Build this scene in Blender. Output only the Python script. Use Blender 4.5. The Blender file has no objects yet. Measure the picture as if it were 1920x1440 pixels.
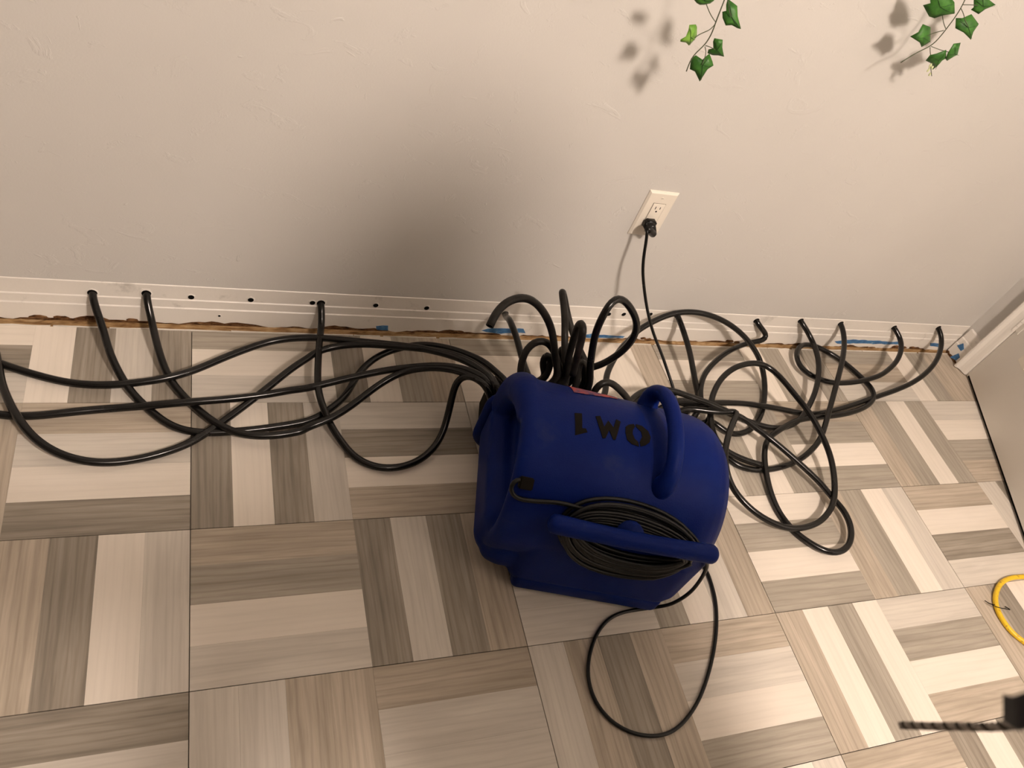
import bpy, bmesh, math, random
from mathutils import Vector, Matrix
random.seed(7)
scene = bpy.context.scene
COL = scene.collection

# ------------------------------------------------------------------ camera
CAM = Vector((0.0001, -1.0854, 1.3905))
RIGHT = Vector((0.9236, -0.2375, 0.3008)); DOWN = Vector((0.0071, -0.7745, -0.6326)); FWD = Vector((0.3832, 0.5864, -0.7136))
cam_data = bpy.data.cameras.new('camera'); cam = bpy.data.objects.new('camera', cam_data); COL.objects.link(cam)
m = Matrix((RIGHT, -DOWN, -FWD)).transposed()
cam.matrix_world = Matrix.Translation(CAM) @ m.to_4x4()
cam_data.sensor_fit = 'HORIZONTAL'; cam_data.sensor_width = 36.0; cam_data.lens = 1448.4/1920*36
cam_data.clip_start = 0.005; cam_data.clip_end = 50
cam_data.dof.use_dof = True; cam_data.dof.focus_distance = 1.62; cam_data.dof.aperture_fstop = 11.0
scene.camera = cam
# ------------------------------------------------------------------ world, exposure
world = bpy.data.worlds.new('world'); scene.world = world; world.use_nodes = True
world.node_tree.nodes['Background'].inputs[0].default_value = (0.9, 0.85, 0.8, 1)
world.node_tree.nodes['Background'].inputs[1].default_value = 0.02
vs = scene.view_settings
vs.view_transform = 'Standard'; vs.look = 'None'; vs.exposure = 0.0; vs.gamma = 1.0; vs.use_curve_mapping = False
LAMP_POS = Vector((0.97, -2.10, 2.62)); LAMP_STRENGTH = 400.0; LAMP_COLOR = (1.0, 0.84, 0.73); LAMP_RADIUS = 0.142

LETTERS= {'one': [(0.0101, 93.13), (0.0247, 94.12), (0.0243, 82.62), (0.0316, 83.04), (0.0347, 80.63), (0.0113, 76.76)], 'w': [(0.0522, 94.45), (0.0615, 95.59), (0.0679, 87.39), (0.077, 93.22), (0.087, 88.27), (0.094, 95.94), (0.1027, 94.61), (0.0904, 79.77), (0.0854, 79.39), (0.0777, 85.58), (0.0706, 79.45), (0.0647, 78.82), (0.0569, 87.21)], 'o1': [(0.1294, 95.24), (0.1186, 93.56), (0.1118, 91.28), (0.1103, 86.44), (0.1134, 81.57), (0.1233, 79.19), (0.1369, 78.66), (0.136, 81.57), (0.1286, 83.5), (0.125, 86.93), (0.1263, 90.15), (0.1317, 93.11)], 'o2': [(0.1336, 95.43), (0.1459, 95.31), (0.1579, 91.77), (0.1618, 87.35), (0.159, 83.39), (0.1506, 80.58), (0.1404, 78.93), (0.1385, 81.95), (0.1442, 86.26), (0.143, 90.04), (0.1375, 91.97), (0.1338, 93.3)]}
IVY1= {'stem': [(0.8187, 1.0201), (0.8182, 1.0025), (0.8194, 0.9837), (0.8212, 0.9636), (0.8221, 0.9445), (0.8255, 0.9278), (0.8256, 0.914), (0.8257, 0.9025), (0.8197, 0.892), (0.8125, 0.8812), (0.8112, 0.8691), (0.8131, 0.8524)], 'pet': [[(0.8218, 0.945), (0.8038, 0.9559), (0.7873, 0.9688), (0.7806, 0.9739)], [(0.8236, 0.9398), (0.8175, 0.9324), (0.806, 0.9274), (0.7954, 0.9232), (0.7878, 0.9183)], [(0.8257, 0.9025), (0.8328, 0.904), (0.8432, 0.9022)], [(0.826, 0.9008), (0.833, 0.8909), (0.8313, 0.8811), (0.8301, 0.8737)], [(0.8194, 0.9859), (0.8277, 0.9806), (0.8287, 0.9727), (0.8387, 0.9627)]], 'leaf': [[(0.7615, 0.9722), (0.7687, 0.9683), (0.7757, 0.967), (0.7833, 0.9691), (0.7925, 0.973), (0.7965, 0.9792), (0.7865, 0.9898), (0.7692, 0.9915), (0.7584, 0.982)], [(0.7713, 0.9342), (0.7862, 0.9349), (0.792, 0.9304), (0.8048, 0.9124), (0.8033, 0.907), (0.7966, 0.8954), (0.7826, 0.9031), (0.7683, 0.9045), (0.7663, 0.9081), (0.774, 0.9152), (0.7734, 0.9257)], [(0.8286, 0.9824), (0.8461, 0.9783), (0.8516, 0.9652), (0.8661, 0.9485), (0.8598, 0.9479), (0.8481, 0.9495), (0.8392, 0.9456), (0.83, 0.9544), (0.8264, 0.9625), (0.8313, 0.9662), (0.8287, 0.9738)], [(0.833, 0.9195), (0.8459, 0.9225), (0.8522, 0.9097), (0.8661, 0.8945), (0.8553, 0.8932), (0.8477, 0.89), (0.8385, 0.8895), (0.8354, 0.8972), (0.8402, 0.9028), (0.834, 0.9133)], [(0.8137, 0.8743), (0.8188, 0.8818), (0.8307, 0.8798), (0.8355, 0.8878), (0.8391, 0.892), (0.8478, 0.8829), (0.8529, 0.8765), (0.8456, 0.868), (0.8439, 0.8424), (0.8278, 0.8563), (0.8189, 0.8565), (0.8161, 0.8651)]]}
IVY2= {'stem': [(1.3546, 1.0986), (1.3588, 1.0804), (1.3627, 1.0632), (1.3664, 1.0503), (1.3671, 1.0242), (1.3657, 1.0049), (1.3662, 0.9857), (1.3625, 0.967), (1.343, 0.951), (1.3183, 0.9239)], 'pet': [[(1.3662, 1.0526), (1.3881, 1.0584), (1.4013, 1.0603)], [(1.3667, 1.0458), (1.3781, 1.0388), (1.3884, 1.0298), (1.4024, 1.0215)], [(1.3657, 1.0049), (1.3445, 1.0167), (1.3226, 1.0325)], [(1.3645, 1.0007), (1.3387, 0.9918), (1.3269, 0.9864)], [(1.3625, 0.967), (1.3852, 0.9662), (1.4086, 0.9672)], [(1.3611, 0.9651), (1.3737, 0.9508), (1.3905, 0.9471)], [(1.3923, 0.9406), (1.3904, 0.9334), (1.3955, 0.9257), (1.4031, 0.9166)]], 'leaf': [[(1.2851, 1.0477), (1.2914, 1.04), (1.2839, 1.0317), (1.3058, 1.0185), (1.3165, 1.0193), (1.3258, 1.0293), (1.3437, 1.039), (1.3281, 1.0563), (1.304, 1.0663), (1.2823, 1.0634)], [(1.3813, 1.067), (1.3918, 1.0538), (1.3911, 1.0483), (1.4113, 1.0456), (1.415, 1.0576), (1.4304, 1.0699), (1.4135, 1.0734), (1.3881, 1.0789)], [(1.3786, 1.0256), (1.3899, 1.0294), (1.405, 1.0401), (1.4297, 1.0291), (1.4249, 1.0146), (1.4289, 1.0011), (1.4041, 1.009), (1.3854, 1.0103)], [(1.3065, 1.0023), (1.3294, 1.0004), (1.3511, 0.9756), (1.333, 0.964), (1.3191, 0.972), (1.291, 0.9772), (1.3038, 0.9884)], [(1.3977, 0.9859), (1.4222, 0.988), (1.4331, 0.975), (1.4555, 0.9608), (1.4354, 0.956), (1.4209, 0.9491), (1.4085, 0.9537), (1.3992, 0.9655)], [(1.3852, 0.9662), (1.3911, 0.9715), (1.4114, 0.9542), (1.4071, 0.9483), (1.4132, 0.9375), (1.418, 0.9209), (1.3937, 0.9357), (1.3747, 0.9383), (1.3705, 0.9519), (1.3788, 0.9592)]]}
YELLOW= [(2.2455, -0.6058, 0.0065), (2.1406, -0.599, 0.0065), (2.0533, -0.6, 0.0065), (2.0133, -0.5977, 0.0065), (1.9651, -0.6051, 0.0065), (1.925, -0.625, 0.0065), (1.8934, -0.6539, 0.0065), (1.8811, -0.6811, 0.0065), (1.8791, -0.7117, 0.0065), (1.8853, -0.7373, 0.0065), (1.9035, -0.76, 0.0065), (1.9395, -0.805, 0.0065), (1.9868, -0.8378, 0.0065)]
TIE= [(1.855, -0.6484, 0.01), (1.8687, -0.6576, 0.008), (1.8817, -0.6628, 0.01), (1.8604, -0.6618, 0.016), (1.8744, -0.6732, 0.019), (1.8991, -0.677, 0.015), (1.9315, -0.678, 0.003), (1.9204, -0.6682, 0.003)]
HOLES= [(-0.002, 0.0784), (0.1223, 0.0866), (0.4068, 0.0892), (0.5335, 0.0842), (1.0421, 0.0966), (1.0874, 0.0992), (1.1699, 0.104), (0.0573, 0.0379), (0.2586, 0.0763)]
TAPE= [[(0.4186, 0.0228), (0.4485, 0.0262), (0.4518, 0.009), (0.4222, 0.0095)], [(0.6964, 0.0187), (0.7116, 0.0276), (0.8112, 0.0325), (0.8228, 0.0164), (0.7392, 0.0105)], [(0.9944, 0.0157), (1.0203, 0.0212), (1.1273, 0.0173), (1.1236, 0.0104), (1.007, 0.0054)], [(1.894, 0.0286), (1.962, 0.039), (2.0552, 0.0378), (2.1815, 0.0351), (2.186, 0.0247), (1.9762, 0.0217), (1.9123, 0.0166)], [(2.3103, 0.0376), (2.3767, 0.0348), (2.3873, 0.0187), (2.3253, 0.0219)]]
HOSES={
 'left1':[(-0.194,0.250,0.087),(-0.194,0.216,0.087),(-0.173,0.160,0.050),(-0.156,0.101,0.034),(-0.131,0.046,0.019),(-0.106,0.005,0.014),(-0.075,-0.030,0.009),(-0.038,-0.067,0.009),(0.002,-0.083,0.009),(0.043,-0.086,0.009),(0.112,-0.081,0.009),(0.185,-0.070,0.009),(0.241,-0.060,0.013),(0.262,-0.049,0.017),(0.296,-0.025,0.023),(0.321,0.000,0.027),(0.352,0.053,0.035),(0.387,0.091,0.041),(0.428,0.115,0.047),(0.463,0.121,0.056),(0.496,0.119,0.070),(0.533,0.102,0.087),(0.570,0.074,0.105),(0.597,0.046,0.119),(0.622,0.012,0.134),(0.640,-0.040,0.151),(0.650,-0.084,0.165),(0.659,-0.103,0.100)],
 'left2':[(-0.091,0.250,0.093),(-0.091,0.216,0.093),(-0.081,0.186,0.055),(-0.070,0.134,0.039),(-0.051,0.069,0.022),(-0.026,0.023,0.013),(0.009,-0.023,0.012),(0.049,-0.070,0.018),(0.093,-0.100,0.023),(0.138,-0.108,0.024),(0.181,-0.105,0.025),(0.236,-0.093,0.026),(0.210,-0.098,0.031),(0.247,-0.089,0.038),(0.288,-0.073,0.046),(0.331,-0.045,0.055),(0.371,-0.017,0.068),(0.405,0.001,0.082),(0.444,0.012,0.098),(0.485,0.009,0.113),(0.518,-0.001,0.126),(0.551,-0.023,0.141),(0.576,-0.052,0.155),(0.595,-0.090,0.170),(0.627,-0.094,0.100)],
 'left3':[(-0.434,0.143,0.009),(-0.392,0.115,0.010),(-0.353,0.092,0.010),(-0.288,0.062,0.011),(-0.224,0.040,0.013),(-0.159,0.031,0.018),(-0.094,0.036,0.023),(-0.043,0.046,0.026),(0.008,0.067,0.028),(0.081,0.111,0.029),(0.157,0.146,0.034),(0.215,0.154,0.042),(0.274,0.151,0.049),(0.276,0.149,0.050),(0.325,0.140,0.056),(0.375,0.130,0.062),(0.424,0.119,0.069),(0.486,0.090,0.091),(0.538,0.053,0.114),(0.579,0.013,0.134),(0.606,-0.035,0.152),(0.616,-0.080,0.165),(0.634,-0.106,0.100)],
 'left4':[(-0.415,-0.002,0.009),(-0.366,-0.028,0.010),(-0.324,-0.040,0.011),(-0.277,-0.042,0.013),(-0.217,-0.034,0.014),(-0.156,-0.025,0.012),(-0.091,-0.024,0.019),(-0.025,-0.023,0.028),(0.078,-0.013,0.029),(0.150,-0.002,0.030),(0.224,0.008,0.040),(0.216,0.001,0.041),(0.279,0.011,0.055),(0.343,0.020,0.069),(0.408,0.025,0.085),(0.470,0.016,0.109),(0.515,0.005,0.127),(0.553,-0.014,0.143),(0.582,-0.040,0.157),(0.601,-0.077,0.170),(0.629,-0.079,0.100)],
 'left5':[(-0.367,0.131,0.009),(-0.354,0.084,0.014),(-0.344,0.043,0.019),(-0.331,0.004,0.024),(-0.307,-0.050,0.029),(-0.275,-0.100,0.027),(-0.237,-0.134,0.024),(-0.201,-0.150,0.020),(-0.160,-0.156,0.014),(-0.112,-0.150,0.009),(-0.056,-0.136,0.010),(-0.004,-0.113,0.011),(0.043,-0.075,0.011),(0.096,-0.029,0.015),(0.151,0.013,0.033),(0.209,0.064,0.045),(0.263,0.108,0.045),(0.242,0.097,0.045),(0.290,0.121,0.048),(0.340,0.123,0.059),(0.389,0.116,0.069),(0.438,0.102,0.080),(0.486,0.089,0.090),(0.531,0.065,0.108),(0.569,0.037,0.124),(0.599,-0.001,0.139),(0.617,-0.046,0.153),(0.623,-0.092,0.165),(0.647,-0.107,0.100)],
 'left6':[(0.278,0.250,0.088),(0.278,0.216,0.088),(0.281,0.191,0.050),(0.272,0.144,0.050),(0.263,0.076,0.050),(0.256,0.011,0.050),(0.259,-0.026,0.044),(0.269,-0.059,0.034),(0.280,-0.088,0.025),(0.297,-0.117,0.017),(0.319,-0.153,0.011),(0.345,-0.174,0.009),(0.375,-0.187,0.010),(0.407,-0.189,0.011),(0.441,-0.182,0.011),(0.477,-0.163,0.012),(0.503,-0.143,0.022),(0.520,-0.120,0.040),(0.533,-0.086,0.067),(0.539,-0.061,0.100),(0.544,-0.043,0.124),(0.550,-0.034,0.134),(0.559,-0.035,0.142),(0.573,-0.050,0.155),(0.585,-0.073,0.170),(0.631,-0.064,0.100)],
 'open_arc':[(0.512,-0.149,0.420),(0.527,-0.124,0.434),(0.550,-0.105,0.443),(0.583,-0.092,0.445),(0.608,-0.086,0.434),(0.642,-0.081,0.406),(0.672,-0.086,0.370),(0.697,-0.088,0.326),(0.723,-0.090,0.265),(0.749,-0.093,0.201),(0.712,-0.082,0.120)],
 'wall_mid':[(0.744,0.250,0.080),(0.744,0.216,0.080),(0.708,0.127,0.156),(0.707,0.068,0.164),(0.704,0.016,0.165),(0.703,-0.026,0.163),(0.705,-0.061,0.165),(0.708,-0.081,0.169),(0.677,-0.093,0.120)],
 'small_arc':[(0.658,-0.087,0.120),(0.669,-0.111,0.181),(0.658,-0.099,0.207),(0.652,-0.084,0.247),(0.655,-0.074,0.279),(0.669,-0.070,0.300),(0.684,-0.071,0.307),(0.703,-0.073,0.297),(0.727,-0.076,0.266),(0.751,-0.077,0.224),(0.775,-0.079,0.180),(0.729,-0.076,0.120)],
 'wall_loop':[(0.760,-0.096,0.120),(0.783,-0.092,0.177),(0.767,-0.063,0.235),(0.757,-0.043,0.274),(0.760,-0.003,0.300),(0.769,0.049,0.307),(0.768,0.077,0.318),(0.784,0.084,0.298),(0.791,0.049,0.273),(0.803,0.004,0.247),(0.815,-0.035,0.232),(0.825,-0.063,0.223),(0.831,-0.085,0.216),(0.822,-0.114,0.120)],
 'open_hook':[(0.737,-0.152,0.288),(0.731,-0.150,0.317),(0.721,-0.147,0.373),(0.712,-0.144,0.418),(0.715,-0.133,0.422),(0.713,-0.124,0.421),(0.717,-0.115,0.403),(0.730,-0.103,0.357),(0.742,-0.098,0.305),(0.757,-0.093,0.252),(0.776,-0.090,0.197),(0.743,-0.081,0.120)],
 'tall_loop':[(0.807,-0.130,0.120),(0.818,-0.123,0.212),(0.802,-0.116,0.257),(0.786,-0.108,0.315),(0.774,-0.102,0.371),(0.775,-0.097,0.414),(0.788,-0.080,0.436),(0.802,-0.073,0.444),(0.822,-0.072,0.434),(0.843,-0.078,0.418),(0.867,-0.085,0.392),(0.879,-0.088,0.369),(0.884,-0.090,0.335),(0.879,-0.088,0.298),(0.868,-0.085,0.267),(0.852,-0.081,0.240),(0.840,-0.077,0.223),(0.823,-0.072,0.217),(0.787,-0.072,0.120)],
 'low_arc':[(0.831,-0.137,0.120),(0.833,-0.127,0.209),(0.836,-0.122,0.225),(0.851,-0.120,0.232),(0.874,-0.120,0.221),(0.901,-0.123,0.201),(0.928,-0.126,0.178),(0.947,-0.129,0.160),(0.973,-0.115,0.050),(1.016,-0.107,0.020),(1.044,-0.156,0.009),(1.046,-0.220,0.009)],
 'tangle1':[(0.698,-0.057,0.120),(0.745,-0.060,0.157),(0.747,-0.052,0.194),(0.743,-0.040,0.235),(0.738,-0.037,0.232),(0.729,-0.037,0.219),(0.730,-0.040,0.198),(0.740,-0.045,0.176),(0.756,-0.053,0.153),(0.713,-0.041,0.120)],
 'tangle2':[(0.763,-0.065,0.120),(0.793,-0.064,0.152),(0.778,-0.051,0.194),(0.762,-0.039,0.230),(0.760,-0.034,0.253),(0.769,-0.037,0.255),(0.784,-0.044,0.231),(0.801,-0.052,0.195),(0.815,-0.060,0.157),(0.795,-0.064,0.120)],
 'tangle3':[(0.786,-0.114,0.120),(0.797,-0.106,0.204),(0.788,-0.092,0.242),(0.784,-0.083,0.267),(0.791,-0.084,0.269),(0.803,-0.092,0.242),(0.819,-0.102,0.199),(0.810,-0.100,0.120)],
 'big_arch':[(1.032,-0.163,0.030),(1.284,-0.079,0.020),(1.304,-0.107,0.015),(1.337,-0.121,0.011),(1.381,-0.114,0.009),(1.425,-0.092,0.009),(1.474,-0.046,0.009),(1.517,0.016,0.009),(1.533,0.063,0.021),(1.530,0.110,0.044),(1.497,0.141,0.075),(1.451,0.166,0.103),(1.389,0.183,0.129),(1.315,0.190,0.149),(1.257,0.199,0.146),(1.200,0.196,0.133),(1.145,0.182,0.110),(1.099,0.163,0.090),(1.092,0.149,0.090),(1.057,0.123,0.092),(1.020,0.086,0.094),(0.990,0.051,0.096),(0.963,0.016,0.097),(0.945,-0.020,0.099),(0.937,-0.046,0.100),(0.865,-0.126,0.100)],
 'right1':[(1.259,0.250,0.104),(1.259,0.216,0.104),(1.271,0.182,0.085),(1.272,0.123,0.071),(1.267,0.066,0.056),(1.265,0.019,0.039),(1.267,-0.017,0.025),(1.071,-0.133,0.012),(1.029,-0.173,0.012),(0.966,-0.175,0.060)],
 'right2':[(1.538,0.250,0.099),(1.538,0.216,0.099),(1.563,0.206,0.080),(1.591,0.195,0.065),(1.573,0.185,0.058),(1.519,0.180,0.050),(1.436,0.149,0.047),(1.353,0.098,0.045),(1.299,0.049,0.043),(1.266,-0.004,0.041),(1.250,-0.048,0.040),(1.086,-0.189,0.020),(1.046,-0.220,0.015)],
 'right3':[(1.699,0.250,0.108),(1.699,0.216,0.108),(1.734,0.184,0.080),(1.735,0.125,0.067),(1.714,0.067,0.055),(1.672,0.004,0.043),(1.625,-0.045,0.033),(1.573,-0.086,0.024),(1.532,-0.103,0.019),(1.486,-0.106,0.014),(1.442,-0.093,0.012),(1.399,-0.074,0.012),(1.358,-0.052,0.013),(1.297,-0.045,0.035),(1.255,-0.043,0.045),(1.208,-0.043,0.053),(1.172,-0.041,0.060),(0.967,-0.134,0.080),(0.904,-0.137,0.100)],
 'right4':[(1.861,0.250,0.104),(1.861,0.216,0.104),(1.855,0.168,0.085),(1.807,0.096,0.077),(1.753,0.028,0.067),(1.699,-0.040,0.053),(1.649,-0.104,0.038),(1.606,-0.154,0.026),(1.552,-0.190,0.014),(1.488,-0.216,0.009),(1.414,-0.232,0.009),(1.350,-0.233,0.009),(1.313,-0.222,0.009),(1.287,-0.200,0.009),(1.273,-0.167,0.009),(1.270,-0.133,0.009),(1.088,-0.294,0.009),(1.075,-0.228,0.009),(1.029,-0.173,0.012)],
 'big_loop':[(1.364,-0.228,0.024),(1.330,-0.216,0.025),(1.296,-0.199,0.026),(1.263,-0.182,0.033),(1.246,-0.153,0.040),(1.245,-0.118,0.048),(1.258,-0.066,0.063),(1.285,-0.021,0.076),(1.326,0.018,0.089),(1.375,0.042,0.102),(1.427,0.049,0.109),(1.465,0.045,0.108),(1.496,0.013,0.105),(1.519,-0.058,0.102),(1.544,-0.117,0.093),(1.564,-0.186,0.073),(1.567,-0.244,0.057),(1.548,-0.307,0.044),(1.518,-0.358,0.036),(1.469,-0.395,0.030),(1.416,-0.413,0.028),(1.361,-0.415,0.025),(1.315,-0.400,0.026),(1.264,-0.368,0.034),(1.228,-0.323,0.044),(1.203,-0.288,0.068),(1.201,-0.242,0.091),(1.230,-0.191,0.100),(1.277,-0.139,0.093),(1.306,-0.111,0.089),(1.321,-0.096,0.087),(1.304,-0.098,0.084),(1.280,-0.099,0.080),(1.248,-0.091,0.074),(1.215,-0.080,0.067),(1.182,-0.070,0.060),(0.962,-0.153,0.070),(0.898,-0.156,0.100)],
 'long_loop':[(0.898,-0.156,0.100),(1.007,-0.066,0.100),(1.028,-0.051,0.099),(1.059,-0.039,0.098),(1.090,-0.036,0.097),(1.119,-0.036,0.096),(1.145,-0.042,0.095),(1.172,-0.052,0.093),(1.208,-0.066,0.091),(1.240,-0.080,0.090),(1.283,-0.093,0.080),(1.338,-0.108,0.069),(1.366,-0.131,0.061),(1.403,-0.154,0.051),(1.435,-0.189,0.046),(1.465,-0.225,0.041),(1.496,-0.267,0.036),(1.520,-0.305,0.032),(1.530,-0.337,0.029),(1.547,-0.375,0.028),(1.544,-0.421,0.026),(1.517,-0.462,0.025),(1.479,-0.485,0.023),(1.440,-0.484,0.019),(1.410,-0.459,0.014),(1.381,-0.421,0.009),(1.360,-0.372,0.010),(1.361,-0.311,0.011),(1.377,-0.239,0.017),(1.398,-0.184,0.024),(1.433,-0.145,0.024),(1.495,-0.114,0.024),(1.565,-0.087,0.024),(1.626,-0.078,0.024),(1.708,-0.072,0.024),(1.791,-0.059,0.024),(1.866,-0.034,0.022),(1.919,0.000,0.020),(1.933,0.035,0.019),(1.921,0.083,0.017),(1.889,0.152,0.014),(1.839,0.198,0.014),(1.788,0.212,0.019),(1.742,0.198,0.023),(1.705,0.161,0.025),(1.691,0.107,0.026),(1.719,0.069,0.028),(1.779,0.047,0.029),(1.865,0.046,0.036),(1.944,0.058,0.046),(1.970,0.065,0.049),(2.046,0.105,0.060),(2.097,0.153,0.071),(2.115,0.196,0.080),(2.092,0.216,0.098),(2.092,0.250,0.098)],
 'right8':[(2.285,0.250,0.106),(2.285,0.216,0.106),(2.296,0.186,0.080),(2.242,0.126,0.069),(2.171,0.077,0.058),(2.087,0.039,0.045),(2.001,0.016,0.030),(1.919,-0.001,0.019),(1.818,-0.027,0.016),(1.710,-0.050,0.013),(1.630,-0.059,0.015),(1.563,-0.049,0.019),(1.511,-0.040,0.022),(1.403,-0.036,0.036),(1.294,-0.044,0.051),(1.257,-0.052,0.054),(1.204,-0.048,0.058),(1.169,-0.048,0.060),(0.970,-0.125,0.070),(0.904,-0.137,0.100)],
 'bundle1':[(0.872,-0.138,0.100),(1.029,-0.061,0.090),(1.069,-0.049,0.082),(1.116,-0.045,0.071),(1.170,-0.048,0.058),(1.230,-0.053,0.044),(1.288,-0.061,0.030),(1.110,-0.217,0.010),(1.110,-0.290,0.010)]}
CORD_WALL=[(0.983,0.180,0.424),(0.990,0.170,0.396),(0.995,0.159,0.364),(1.006,0.146,0.325),(1.031,0.130,0.272),(1.052,0.101,0.227),(1.080,0.071,0.182),(1.106,0.038,0.149),(1.129,0.004,0.115),(1.144,-0.028,0.091),(1.154,-0.060,0.065)]
CORD_FLOOR=[(0.924,-0.556,0.005),(0.826,-0.564,0.005),(0.773,-0.590,0.005),(0.735,-0.635,0.005),(0.714,-0.685,0.005),(0.717,-0.736,0.005),(0.747,-0.780,0.005),(0.801,-0.806,0.005),(0.861,-0.805,0.005),(0.927,-0.768,0.005),(0.988,-0.707,0.005),(1.040,-0.634,0.005),(1.072,-0.565,0.005),(1.082,-0.508,0.005),(1.080,-0.475,0.005)]

# ------------------------------------------------------------------ material helpers
def mat(name, color, rough=0.6, spec=0.5, **kw):
    M = bpy.data.materials.new(name); M.use_nodes = True
    b = M.node_tree.nodes['Principled BSDF']
    b.inputs['Base Color'].default_value = (*color, 1); b.inputs['Roughness'].default_value = rough
    b.inputs['Specular IOR Level'].default_value = spec
    for k, v in kw.items(): b.inputs[k].default_value = v
    return M
def N(M, t, **kw):
    n = M.node_tree.nodes.new(t)
    for k, v in kw.items(): setattr(n, k, v)
    return n
def L(M, a, b): M.node_tree.links.new(a, b)
def noise(M, vec, scale, detail=4, rough=0.55, dist=0.0):
    n = N(M, 'ShaderNodeTexNoise'); n.inputs['Scale'].default_value = scale; n.inputs['Detail'].default_value = detail
    n.inputs['Roughness'].default_value = rough; n.inputs['Distortion'].default_value = dist
    if vec is not None: L(M, vec, n.inputs['Vector'])
    return n
def ramp(M, fac, stops):
    r = N(M, 'ShaderNodeValToRGB'); e = r.color_ramp.elements
    while len(e) < len(stops): e.new(0.5)
    for el, (p, c) in zip(e, stops): el.position = p; el.color = (*c, 1) if len(c) == 3 else c
    L(M, fac, r.inputs['Fac']); return r
def bump(M, height, strength, dist, prev=None):
    b = N(M, 'ShaderNodeBump'); b.inputs['Strength'].default_value = strength; b.inputs['Distance'].default_value = dist
    L(M, height, b.inputs['Height'])
    if prev is not None: L(M, prev, b.inputs['Normal'])
    return b
def bsdf(M): return M.node_tree.nodes['Principled BSDF']
def objcoord(M, scale=(1, 1, 1)):
    t = N(M, 'ShaderNodeTexCoord'); mp = N(M, 'ShaderNodeMapping'); mp.inputs['Scale'].default_value = scale
    L(M, t.outputs['Object'], mp.inputs['Vector']); return mp.outputs['Vector']

def wall_paint(name, color):
    M = mat(name, color, 0.48, 0.35)
    v = objcoord(M)
    n1 = noise(M, v, 3.0, 3); c = ramp(M, n1.outputs['Fac'], [(0.3, tuple(x*0.97 for x in color)), (0.7, color)])
    L(M, c.outputs['Color'], bsdf(M).inputs['Base Color'])
    n2 = noise(M, v, 260, 3); b1 = bump(M, n2.outputs['Fac'], 0.18, 0.0010)
    v2 = objcoord(M, (1.6, 1, 2.6)); n3 = noise(M, v2, 7, 6, 0.62, 1.4)
    r3 = ramp(M, n3.outputs['Fac'], [(0.60, (0, 0, 0)), (0.66, (1, 1, 1))])
    b2 = bump(M, r3.outputs['Color'], 0.35, 0.0014, b1.outputs['Normal'])
    n4 = noise(M, v, 22, 4, 0.6, 0.8); r4 = ramp(M, n4.outputs['Fac'], [(0.68, (0, 0, 0)), (0.73, (1, 1, 1))])
    b3 = bump(M, r4.outputs['Color'], 0.45, 0.0014, b2.outputs['Normal'])
    n5 = noise(M, v, 5, 2); b4 = bump(M, n5.outputs['Fac'], 0.25, 0.006, b3.outputs['Normal'])
    L(M, b4.outputs['Normal'], bsdf(M).inputs['Normal'])
    return M
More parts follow.
